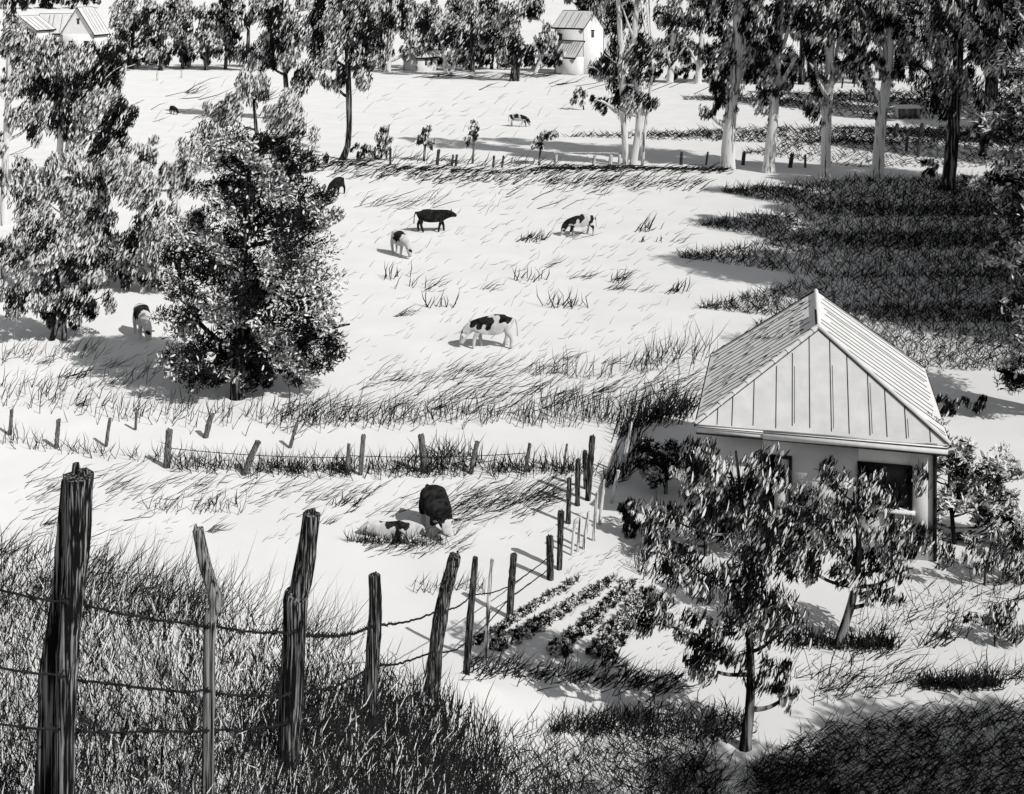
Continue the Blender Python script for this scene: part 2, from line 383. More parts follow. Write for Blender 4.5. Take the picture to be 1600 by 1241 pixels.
# --- back row before the far houses
back = [((606, 112), 'tall leaning pale tree left of the tiny white cottage', [(600,10,38,46,1,.55),(580,60,32,36,1,.6),(636,25,30,40,.9,.5),(592,92,34,18,1,.65),(640,75,20,24,.8,.5)], [[(604,115,11),(612,40,9),(620,-30,6)]], 'pale_bark'),
        ((698, 118), 'short tree with white forked trunk right of the tiny white cottage', [(680,48,34,38,.9,.5),(712,66,32,32,1,.55),(662,70,22,24,.9,.5)], [[(697,120,7),(694,80,6),(680,40,3)],[(705,116,6),(716,80,4),(722,50,2)]], 'pale_bark'),
        ((738, 112), 'dark shady tree in the middle of the far tree row', [(735,12,42,36,1,.65),(742,62,36,32,1,.7),(728,92,30,16,1.1,.75)], [[(738,114,8),(738,60,6),(736,0,3)]], 'dark_bark'),
        ((803, 127), 'broad tree on a thick dark forked trunk standing forward of the far tree row', [(800,58,34,26,.8,.35),(785,22,46,34,.9,.5),(818,82,36,22,1,.6),(762,50,30,32,.9,.5),(782,88,26,18,1,.6)], [[(800,129,10),(804,95,9),(795,30,4)],[(808,128,7),(812,95,5),(822,70,3)]], 'dark_bark'),
        ((836, 119), 'leaning thin tree left of the two storey barn', [(850,66,28,28,.9,.5),(862,92,24,18,.9,.6),(838,14,36,26,1,.55)], [[(834,121,6),(846,85,5),(850,30,3)]], 'pale_bark'),
        ((872, 114), 'small bush like tree against the barn wall', [(876,75,20,26,.9,.5),(880,100,18,12,1,.65)], [[(872,116,4),(876,80,3),(878,55,2)]], 'dark_bark')]
for b, lab, bl, tr, bk in back: T('leafy_tree', lab, 'tree', b, bl, tr, leaf=(11, 3), bark=bk)
T('dark_tree', 'dark tree towering over the barn roof', 'tree', (905, 96), [(935,5,46,30,1.1,.8),(890,-2,46,18,1.1,.7),(955,40,22,26,1,.75)], [[(905,98,8),(915,40,7),(930,-10,4)]], leaf=(11, 3.2))
# --- gum trees on the right
gum = 'gum trees in the right hand row'
T('gum_tree', 'leafy clump of three gum trunks, leftmost of the gum row', 'tree', (986, 260),
  [(975,20,46,50,1.1,.7),(958,95,34,44,1.05,.7),(1000,80,38,52,1.05,.7),(985,150,36,38,1.1,.75),(945,160,34,18,.9,.65),(1012,160,22,22,.9,.65),(935,110,20,20,.8,.6),(1005,-30,40,40,1,.7),(970,-60,44,44,1,.7),(1010,-110,46,46,1,.7),(980,-160,46,44,1,.7)],
  [[(978,264,10),(975,180,11),(970,60,10),(962,-60,7)],[(990,257,11),(1000,180,12),(992,60,10),(1002,-60,6)],[(1003,252,7),(1010,190,6),(1022,100,4)]], leaf=(14, 3.2), bark='pale_bark', group=gum)
gums = [((1137,264), 'gum tree with thick white trunk next to the three trunked clump', [(1120,30,26,54,1.1,.75),(1128,105,24,44,1.1,.75),(1166,50,18,56,1,.7),(1140,158,22,26,1,.75),(1106,175,14,14,.8,.6),(1150,-30,36,36,1,.7)], [[(1136,267,22),(1141,180,18),(1151,80,16),(1156,-150,8)]]),
        ((1204,270), 'slimmer white gum between two thicker gums, leaning right', [(1194,50,24,56,1.1,.75),(1198,125,22,36,1.1,.7),(1228,115,16,28,.9,.6),(1236,25,18,48,1,.7),(1190,170,13,16,.8,.7),(1215,-30,34,36,1,.7)], [[(1200,272,18),(1208,180,15),(1216,60,14),(1226,-150,7)]]),
        ((1290,276), 'straight white gum standing at the tip of the big tree shadow', [(1272,30,32,54,1.1,.75),(1268,105,22,36,1.1,.75),(1312,70,18,56,1,.7),(1282,165,18,36,1,.75),(1300,-30,36,36,1,.7)], [[(1290,278,16),(1292,180,15),(1298,90,15),(1297,-150,8)]]),
        ((1374,279), 'white gum with ragged bark by the dark cattle shelter', [(1352,25,28,48,1.1,.75),(1404,55,24,50,1.05,.7),(1356,88,18,22,1,.7),(1388,110,18,20,.9,.7),(1385,-30,36,36,1,.7)], [[(1371,281,19),(1379,180,16),(1389,80,15),(1385,-150,8)]])]
for b, lab, bl, tr in gums:
    bl = [(q[0], q[1], q[2]*1.25, q[3]*1.18) + q[4:] for q in bl]
    x0 = bl[-1][0]
    bl += [(x0-24, 128, 20, 30, 1, .7), (x0+20, 100, 20, 34, 1, .65), (x0-14, 70, 22, 34, 1, .6), (x0-10, 185, 11, 22, .9, .7)]
    bl += [(x0-26, -75, 40, 44, 1, .7), (x0+24, -110, 42, 44, 1, .7), (x0-8, -165, 48, 46, 1, .7)]
    T('gum_tree', lab, 'tree', b, bl, tr, leaf=(14, 3.2), bark='pale_bark', group=gum)
T('gum_tree', 'dark trunked gum with heavy hanging foliage right of the white gums', 'tree', (1482, 296),
  [(1448,105,42,42,1.1,.7),(1468,30,48,48,1.1,.75),(1502,130,38,40,1.1,.75),(1470,168,30,24,1,.7),(1522,70,36,46,1.05,.75),(1500,-30,50,36,1,.7)],
  [[(1480,298,21),(1490,190,18),(1498,50,14),(1502,-60,11)]], leaf=(15, 3.6), group=gum)
T('gum_tree', 'thin dark gum behind the heavy foliage near the right border', 'tree', (1537, 244),
  [(1552,20,40,54,1.05,.75),(1562,105,34,42,1.1,.75),(1542,168,26,24,1,.7),(1590,60,30,50,1,.65)],
  [[(1535,246,12),(1545,120,10),(1552,-40,7)]], leaf=(15, 3.4), group=gum)
for b, lab, bl in (((1046,130), 'distant pale gum leaning right between clump and first white gum', [(1055,30,36,44,.95,.55),(1040,82,28,26,1,.6),(1068,75,20,24,.9,.55)]),
                   ((1090,131), 'distant pale gum with a straight trunk, left of the thick white gum', [(1092,20,30,48,.95,.55),(1104,82,22,24,1,.6),(1078,80,18,24,.9,.6)])):
    T('distant_gum', lab, 'tree', b, bl, [[(b[0],b[1]+2,11),(b[0]+6,70,9),(b[0]+10,-20,6)]], leaf=(12, 3), bark='pale_bark')
for b, lab, bl in (((1182,132), 'dark background tree between the first two white gums', [(1180,30,37,67,1.1,.85),(1186,95,29,33,1.1,.85)]),
                   ((1252,132), 'dark background tree between the slim gum and the straight gum', [(1252,40,35,67,1.1,.8),(1250,105,29,26,1.1,.85)]),
                   ((1336,131), 'dark background tree between the straight gum and ragged gum', [(1335,30,45,62,1.1,.85),(1335,90,37,33,1.1,.8)]),
                   ((1425,128), 'dark background tree right of the ragged gum', [(1425,20,40,55,1.1,.8),(1430,75,32,33,1,.75)])):
    T('dark_tree', lab, 'tree', b, bl, [[(b[0],b[1]+2,9),(b[0]+2,60,8),(b[0]+4,-20,6)]], leaf=(13, 3.6))
# --- trees at the right border whose shade covers the pasture
T('border_tree', 'big leafy tree reaching in from the right border over the shaded grass', 'tree', (1700, 520),
  [(1570,200,52,44,.9,.55),(1590,275,56,46,.9,.5),(1535,290,40,24,.8,.5),(1600,365,62,50,.95,.55),(1560,395,40,30,.8,.5),(1650,300,80,120,1,.6),(1650,140,90,90,1,.6),(1660,0,90,80,1,.6),(1700,-120,80,80,1,.6)],
  [[(1700,524,30),(1692,300,26),(1680,80,20),(1690,-150,12)]], leaf=(17, 4.6), style='loop')
T('border_tree', 'low branches hanging in at the right border above the house', 'tree', (1705, 660),
  [(1602,470,36,40,.9,.6),(1590,590,36,40,1,.7),(1640,520,60,80,1,.6),(1690,380,90,110,1,.6),(1700,200,90,110,1,.6)],
  [[(1705,664,30),(1700,480,26),(1700,200,16)]], leaf=(17, 4.6), style='loop')
def world_tree(lab, x, y, h, r, group):
    """a tall tree given in metres; turned into the same blobs as the others at its own distance"""
    k = F/y; px = CX+x*k
    def py(z): return HZ+(CAMH-z)*k
    bl = []
    for z, f in ((.28, .62), (.42, .95), (.56, 1.0), (.70, .9), (.84, .7), (.95, .42)):
        for q in (-.45, .45):
            bl.append((px+q*r*k*f+rs.randn()*r*k*.1, py(h*z+rs.randn()*.4), r*k*f*.62, h*.10*k, 1.15, .6))
    T('border_tree', lab, 'tree', (px, py(0)), bl, [[(px,py(0),.9*k),(px+4,py(h*.4),.7*k),(px,py(h*.95),.2*k)]], leaf=(.55*k, .2*k), style='loop', d=y, group=group, limbs=False)
bt = 'tall trees along the right boundary that shade the pasture'
for x, y, h, r in ((33.5, 47.5, 22, 5.6), (33.5, 53, 24, 5.8), (35.5, 58, 22, 5.6), (35.5, 63, 25, 6), (39.5, 68, 24, 6), (39.5, 74, 26, 6.4), (44.5, 80, 26, 6.2),
                   (45.5, 86, 27, 6.4), (54, 102, 27, 6.8), (60, 113, 26, 6.8), (64, 124, 31, 7.2), (72, 140, 32, 8), (64, 134, 30, 7.4)):
    world_tree('tall shade tree past the right border of the pasture', x, y, h, r, bt)
for x, y, h, r, lab in ((50, 146, 29, 7.0, 'tall dark tree standing in the far field behind the heavy dark gum'), (60, 153, 29, 7.0, 'tall dark tree at the right border of the far field')):
    world_tree(lab, x, y, h, r, None)
# --- round the house
T('garden_tree', 'scraggy young tree on a thin trunk, nearest to the viewer in the garden', 'tree', (1168, 1170),
  [(1093,722,58,42,0.79,0.55),(1191,745,47,46,0.79,0.55),(1041,800,51,42,0.79,0.55),(1129,800,62,52,0.88,0.65),(1197,850,62,56,0.93,0.70),(1059,880,56,48,0.88,0.65),(1151,925,78,56,0.93,0.70),(1033,965,58,37,0.88,0.65),
   (1214,975,58,50,0.88,0.65),(1106,1000,67,42,0.93,0.70),(1197,1050,49,31,0.79,0.60),(1089,1040,40,21,0.65,0.60),(1231,1090,29,18,0.56,0.55)],
  [[(1164,1174,17),(1173,1085,13),(1170,950,10),(1160,800,7),(1150,705,3)]], leaf=(25, 6.0), style='up', bark='dark_bark')
T('garden_tree', 'leaning young tree behind the nearest one, below the house window', 'tree', (1310, 1012),
  [(1342,795,48,46,0.84,0.65),(1290,835,48,44,0.84,0.65),(1385,860,46,42,0.84,0.60),(1335,895,60,40,0.93,0.70),(1262,790,34,34,0.74,0.50),(1250,880,44,36,0.84,0.60),(1385,925,36,24,0.74,0.60),(1300,750,28,24,0.65,0.45),(1410,895,26,22,0.56,0.50)],
  [[(1308,1016,14),(1333,935,12),(1342,850,9),(1334,770,4)]], leaf=(24, 5.8), style='up', bark='dark_bark')
T('climbing_shrub', 'loose scribbly shrub climbing over the right corner of the house', 'shrub', (1496, 850),
  [(1462,672,34,28,0.85,.4),(1508,712,40,36,0.94,.5),(1448,738,32,28,0.94,.5),(1500,775,52,36,1.02,.45),(1560,800,46,40,1.10,.5),(1440,800,40,32,0.85,.4),(1415,648,28,14,0.68,.45),(1570,740,34,40,0.68,.35),(1530,845,60,22,1.02,.5),(1402,758,36,28,0.85,.5),(1392,838,36,30,0.85,.5),(1450,850,40,26,1.02,.5),(1470,700,44,36,0.85,.45),(1530,770,50,40,0.85,.4),(1580,830,40,36,1.02,.5)],
  [[(1492,854,8),(1486,780,6),(1480,690,3)],[(1510,852,6),(1540,800,4),(1565,750,2)]], leaf=(19, 5), style='loop')
T('garden_shrub', 'low dark leafy shrub at the right border below the house', 'shrub', (1556, 1010),
  [(1560,968,42,26,.9,.65),(1515,965,22,12,.6,.5),(1590,985,26,22,.9,.6)], [[(1556,1013,6),(1556,985,5),(1558,960,3)]], leaf=(19, 4.6), style='up')
T('garden_shrub', 'sparse twiggy shrub below the house window', 'shrub', (1395, 872), [(1390,790,40,36,.7,.5),(1430,740,34,30,.6,.5),(1360,745,30,24,.6,.5),(1420,830,44,34,.8,.55),(1300,745,34,26,.5,.5)], [[(1395,875,7),(1395,820,6),(1400,750,2)]], leaf=(20, 4.4), style='up')
T('garden_shrub', 'leafy shrub before the house door, behind the nearest young tree', 'shrub', (1215, 880), [(1195,800,40,36,.8,.55),(1240,815,36,34,.8,.55),(1175,760,36,30,.7,.5),(1230,860,44,24,1,.7)], [[(1215,883,7),(1210,830,5),(1205,770,2)]], leaf=(20, 4.4), style='up')
T('garden_shrub', 'straggling pale undergrowth along the right border of the yard', 'shrub', (1540, 915), [(1480,868,44,26,.45,.4),(1545,880,48,30,.5,.45),(1595,890,36,36,.55,.5),(1590,840,36,34,.5,.45)], [[(1540,918,6),(1540,890,4),(1550,850,2)]], leaf=(21, 4.6), style='up')
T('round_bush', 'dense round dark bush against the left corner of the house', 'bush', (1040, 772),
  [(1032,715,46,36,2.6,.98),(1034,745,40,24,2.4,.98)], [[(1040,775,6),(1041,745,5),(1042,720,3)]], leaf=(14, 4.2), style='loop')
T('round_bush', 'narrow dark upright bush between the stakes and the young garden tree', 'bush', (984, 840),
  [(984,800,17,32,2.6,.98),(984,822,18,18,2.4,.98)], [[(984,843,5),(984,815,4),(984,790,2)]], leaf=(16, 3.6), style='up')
T('garden_shrub', 'leafy shrub in front of the left wall of the house', 'shrub', (1105, 868),
  [(1075,740,36,34,.8,.5),(1120,770,44,36,.9,.55),(1070,815,36,36,.9,.6),(1140,825,40,34,.9,.6),(1025,830,30,40,.7,.5)], [[(1105,872,9),(1100,800,7),(1090,730,3)]], leaf=(18, 4.6), style='up')
# --- saplings along the far fence
for b, lab, bl in (((662,252), 'thin sapling on the fence bank, left of the two', [(664,205,10,14,.9,.5),(656,222,10,10,.9,.5),(671,224,8,12,.9,.55)]),
                   ((738,256), 'thin sapling on the fence bank, right of the two', [(740,198,9,12,.9,.5),(738,214,10,12,1,.65),(732,222,9,8,.9,.5)]),
                   ((842,258), 'stubby sapling with a round top beside the fence rail', [(850,218,18,13,1,.6),(838,226,13,11,1,.6),(858,212,14,9,.8,.3)])):
    T('sapling', lab, 'sapling', b, bl, [[(b[0],b[1]+2,4),(b[0]+2,b[1]-22,3.5),(b[0]+2,b[1]-50,2)]], leaf=(10, 3), style='up', limbs=False)
T('field_shrub', 'dark low shrub at the foot of the tall single trunked tree', 'shrub', (560, 252), [(560,238,26,12,1.2,.8),(585,235,16,14,.9,.6)], [[(560,254,3),(560,246,3),(560,236,2)]], leaf=(11, 3), style='up', limbs=False)
T('field_shrub', 'sketchy thin shrub with twigs right of the tall single trunked tree', 'shrub', (604, 250), [(602,215,16,22,.7,.5),(596,238,16,12,.9,.6)], [[(604,253,3),(604,225,2.5),(608,195,1.5)]], leaf=(12, 2.4), style='up', limbs=False)
T('field_shrub', 'sketchy shrub left of the gum clump in the far field', 'shrub', (912, 172), [(910,150,14,16,.6,.5),(895,158,8,8,.5,.5)], [[(912,174,2.5),(911,160,2),(910,145,1.5)]], leaf=(10, 2.2), style='up', limbs=False)
# hedges: each a thing with its foliage
def hedge(label, pts, ry, dark, leaf=(11, 3.2)):
    bl = []
    for (x0, y0), (x1, y1) in zip(pts[:-1], pts[1:]):
        n = max(1, int(abs(x1-x0)/(ry*1.6)))
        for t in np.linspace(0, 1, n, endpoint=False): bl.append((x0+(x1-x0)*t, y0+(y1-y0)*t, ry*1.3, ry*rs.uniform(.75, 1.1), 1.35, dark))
    b = pts[0]; d = float(hit(sum(p[0] for p in pts)/len(pts), pts[0][1]+ry)[0][1])
    mid = W(sum(p[0] for p in pts)/len(pts), pts[0][1]+ry, d); mid[2] = float(ground_z(mid[0], mid[1]))
    mb = MB(); crown_mesh(mb, d, bl, leaf, 'up', 0)
    tag(mb.build('hedge', ['ink_leaf', 'pale_leaf', 'grey_leaf'], None, mid), label, 'hedge')
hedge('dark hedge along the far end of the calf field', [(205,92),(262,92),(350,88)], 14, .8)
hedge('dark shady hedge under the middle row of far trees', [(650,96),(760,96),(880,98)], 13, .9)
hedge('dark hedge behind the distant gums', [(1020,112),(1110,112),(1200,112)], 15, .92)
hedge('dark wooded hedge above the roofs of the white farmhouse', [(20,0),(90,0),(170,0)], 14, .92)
hedge('dark foliage put in for the shrub shadow right of the house', [(1480,632),(1520,630),(1560,632)], 18, .9, (14, 4))  # ink-dark leaves fill in a shrub's shadow beside the house
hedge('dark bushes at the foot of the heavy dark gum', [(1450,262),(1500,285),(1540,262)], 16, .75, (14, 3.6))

# ------------------------------------------------------------------ garden rows
for lab, a, b, r0, r1 in (('crop row beside the stakes, leftmost and thinnest in the garden', (742,1004), (900,905), 9, 6),
                          ('second crop row, bushy and dark at its near end', (778,1012), (960,905), 15, 8),
                          ('third crop row, with a wide dark near end', (868,1022), (985,912), 15, 9),
                          ('rightmost crop row, running under the young garden tree', (938,1024), (1010,925), 17, 11)):
    mb = MB(); n = 22
    pts = []
    for t in np.linspace(0, 1, n):
        px, py = a[0]+(b[0]-a[0])*t, a[1]+(b[1]-a[1])*t
        p = hit(px, py+4)[0]; r = (r0+(r1-r0)*t)
        crown_mesh(mb, p[1], [(px, py-r*.15, r*1.7, r*.60, 2.4, .62-.2*t)], (14, 3.8), 'loop', 0)
        pts.append(p)
    o = mb.build('crop_row', ['ink_leaf', 'pale_leaf', 'grey_leaf'], None, pts[0]); tag(o, lab, 'crop row', 'rows of crops in the garden')

# ------------------------------------------------------------------ fences
def post(root, org, pts, d, mat='weathered_wood', lab=None, sides=10, split=False):
    """pts: (px, py, width px) from top to foot"""
    u = d/F
    P = [tuple(W(a, b, d))+(w*u*.46,) for a, b, w in pts][::-1]
    foot = P[0]; g = float(ground_z(foot[0], foot[1]))
    P[0] = (foot[0], foot[1], min(foot[2], g)-.12, foot[3])
    L = smooth_line(P, 12) if len(P) > 2 else np.array([np.array(P[0])*(1-t)+np.array(P[-1])*t for t in np.linspace(0, 1, 6)])
    mb = MB()
    r = L[:,3]*(1+rs.randn(len(L))*.05)
    mb.tube(L[:,:3], r, sides, 0, .10)
    # splintered top
    top = L[-1,:3]; rr = L[-1,3]
    for q in range(3):
        c = top + np.array([rs.uniform(-.55, .55)*rr, rs.uniform(-.4, .4)*rr, 0])
        mb.tube([c-np.array([0,0,rr*.8]), c+np.array([rs.randn()*rr*.1, 0, rr*rs.uniform(.25, .7)])], [rr*.45, rr*.2], 5, 0, .1)
    o = mb.build('fence_post', [mat], root, org)
    if lab: o['label'] = lab
    return o

org = hit(325, 1200)[0]
fence = thing('barbed_wire_fence', org, 'old barbed wire fence of crooked split posts running down the dark grassy slope', 'fence')
D1, D2, D3, D4, D5, D6, D7, D8 = 7.0, 8.2, 9.7, 15.0, 19.0, 26.0, 28.3, 30.8
post(fence, org, [(126,742,52),(123,840,44),(112,960,40),(104,1100,36),(102,1290,36)], D1, lab='thickest post, dark and splintered at the top')
post(fence, org, [(104,752,22),(96,860,26),(86,960,24),(74,1060,32),(66,1290,36)], D1+.12, lab='second slab leaning against the thickest post')
post(fence, org, [(310,826,20),(322,885,20),(339,942,24),(329,972,23),(327,1080,22),(325,1280,25)], D2, 'grey_wood', 'pale crooked post bent at a knot')
post(fence, org, [(488,803,29),(478,870,31),(468,926,34),(462,940,40),(458,1040,40),(448,1190,40)], D3, lab='dark post with a shoulder halfway up')
post(fence, org, [(585,898,17),(587,960,20),(581,1050,21),(574,1145,23)], D4, lab='slim dark post with a pointed top')
post(fence, org, [(711,868,20),(694,930,24),(682,1000,26),(671,1085,27)], D5, lab='dark post leaning right')
post(fence, org, [(743,871,10),(736,950,11),(728,1036,13)], D6)
post(fence, org, [(769,874,6),(764,930,7),(758,1004,8)], D7, 'stake_wood')
post(fence, org, [(803,866,10),(799,915,11),(796,968,11)], D8, 'weathered_wood')
runs = [(859,838,11,860,906,10),(877,800,12,874,890,9),(890,748,8,888,818,8),(903,718,8,902,790,8),(914,705,8,915,764,8),(926,682,10,918,782,9)]
for a, b, w, c, e, w2 in runs:
    post(fence, org, [(a,b,w),((a+c)/2,(b+e)/2,(w+w2)/2),(c,e,w2)], flat_d(e))

def wire(root, org, pts, r0=.0078, barbs=True):
    """pts: (px, py, d) where the strand passes each post"""
    Wp = [W(*p) for p in pts]; L = []
    for a, b in zip(Wp[:-1], Wp[1:]):
        n = max(6, int(np.linalg.norm(b-a)/.07)); t = np.linspace(0, 1, n, endpoint=False)[:,None]
        seg = a*(1-t)+b*t; seg[:,2] -= (.035*np.linalg.norm(b-a)*4*t*(1-t)*.35)[:,0]
        L.append(seg)
    L = np.concatenate(L+[Wp[-1][None]])
    L[:,2] += np.convolve(rs.randn(len(L)), np.ones(3)/3, 'same')*.010
    L[:,1] += -.10
    mb = MB(); rad = np.clip(r0*L[:,1]/8, .006, .014)
    mb.tube(L, rad, 5)
    for k in range(3, len(L)-1, 3):
        if L[k,1] > 16: break
        for s in (-1, 1):
            dv = np.array([s*.02, -.006, .028])*rs.uniform(.7, 1.3)
            mb.tube([L[k]-dv*.6, L[k]+dv], [.007, .004], 4)
    o = mb.build('wire', ['wire_metal'], root, org); return o
wire(fence, org, [(-60,888,6.6),(60,918,6.85),(112,924,D1),(328,966,D2),(464,977,D3),(583,971,D4),(688,948,D5),(737,925,D6),(797,912,D8),(860,866,32.7)])
wire(fence, org, [(-60,1012,6.6),(104,1042,D1),(328,1066,D2),(457,1074,D3),(580,1034,D4),(678,1012,D5),(730,998,D6),(797,930,D8),(860,884,32.7)])
wire(fence, org, [(-60,1106,6.6),(96,1122,D1),(326,1127,D2),(452,1118,D3),(576,1098,D4),(670,1066,D5)])

def row_fence(label, cat, posts, mat, rails=(), wires=(), name='post_fence', group=None):
    d0 = flat_d(posts[0][4]); o0 = W(posts[0][3], posts[0][4], d0); o0[2] = float(ground_z(o0[0], o0[1]))
    root = thing(name, o0, label, cat, group)
    for a, b, w, c, e in posts:
        post(root, o0, [(a,b,w),((a+c)/2,(b+e)/2,w*1.05),(c,e,w*1.05)], float(hit(c, e)[0][1]), mat, sides=7)
    for (a, b, ya), (c, e, yc), r in wires:
        mb = MB(); p, q = W(a, b, flat_d(ya)), W(c, e, flat_d(yc))
        t = np.linspace(0, 1, 14)[:,None]; L = p*(1-t)+q*t; L[:,2] -= (t*(1-t))[:,0]*.35
        mb.tube(L, r, 5); mb.build('wire', ['wire_metal'], root, o0)
    for (a, b), (c, e), yb, h in rails:
        mb = MB(); d = flat_d(yb); p, q = W(a, b, d), W(c, e, d)
        mb.tube([p, (p+q)/2+np.array([0,0,rs.randn()*.03]), q], h*d/F, 6); mb.build('rail', ['stake_wood'], root, o0)
    return root
row_fence('row of grey leaning posts with one wire crossing the meadow behind the lying cow', 'fence',
          [(265,672,11,260,731),(404,690,9,380,742),(545,694,6,542,742),(568,680,8,563,742),(658,680,12,664,738),(746,690,8,735,740),(828,693,6,820,738),(886,694,4,880,735)], 'grey_wood',
          wires=[((262,700,731),(545,715,742),.012),((545,712,742),(822,708,738),.012)])
row_fence('sparse row of short posts at the left, farther back than the grey leaning posts', 'fence',
          [(18,640,6,15,680),(92,656,8,88,700),(172,654,6,165,698),(214,640,5,211,672),(331,648,9,320,684),(464,662,6,452,700)], 'grey_wood')
row_fence('line of thin pale stakes between the vegetable rows and the dark fence posts', 'fence',
          [(899,812,5,893,868),(907,808,5,902,862),(920,800,6,911,858),(933,770,5,927,845),(945,750,5,936,820),(966,735,6,955,786),(980,688,5,970,740),(987,660,4,972,745)], 'stake_wood', name='stake_fence')
row_fence('far fence of short posts along the bank beyond the cows', 'fence',
          [(610,232,4,610,258),(686,234,5,683,258),(708,242,4,706,260),(714,242,4,712,260),(772,244,4,770,262),(787,244,4,784,262)], 'weathered_wood')
row_fence('post and rail fence left of the gum clump', 'fence',
          [(870,238,7,868,260),(930,243,5,927,261),(955,243,6,952,262),(968,242,5,968,262),(1006,238,5,1003,260)], 'stake_wood', rails=[((866,239),(972,240),260,1.1),((866,257),(972,260),261,1.0)])
row_fence('short dark posts spaced between the feet of the white gums', 'fence',
          [(1065,238,5,1064,258),(1106,238,4,1103,258),(1163,238,6,1161,258),(1238,240,7,1234,262),(1258,242,4,1258,262)], 'weathered_wood')
row_fence('dark leaning posts in the shade right of the ragged gum', 'fence',
          [(1402,194,7,1398,214),(1441,194,7,1436,214),(1418,214,5,1416,236),(1437,216,5,1434,246)], 'weathered_wood')
row_fence('distant thin posts on the rise behind the ragged gum', 'fence',
          [(1318,120,3,1315,138),(1338,118,3,1334,136),(1352,118,3,1349,138),(1365,134,3,1364,152),(1330,140,3,1328,156)], 'weathered_wood')
row_fence('tiny white posts at the top of the calf field', 'fence',
          [(246,112,3,246,126),(284,110,3,284,122)], 'stake_wood')

# ------------------------------------------------------------------ buildings
def frame_of(loc, rot): return Matrix.Translation(Vector(loc)) @ Matrix.Rotation(rot, 4, 'Z')
def line_box(mb, p, q, w, mat=0, lift=(0,0,0)):
    p, q = np.array(p, float)+lift, np.array(q, float)+lift
    mb.tube([p, q], w*.5, 4, mat)

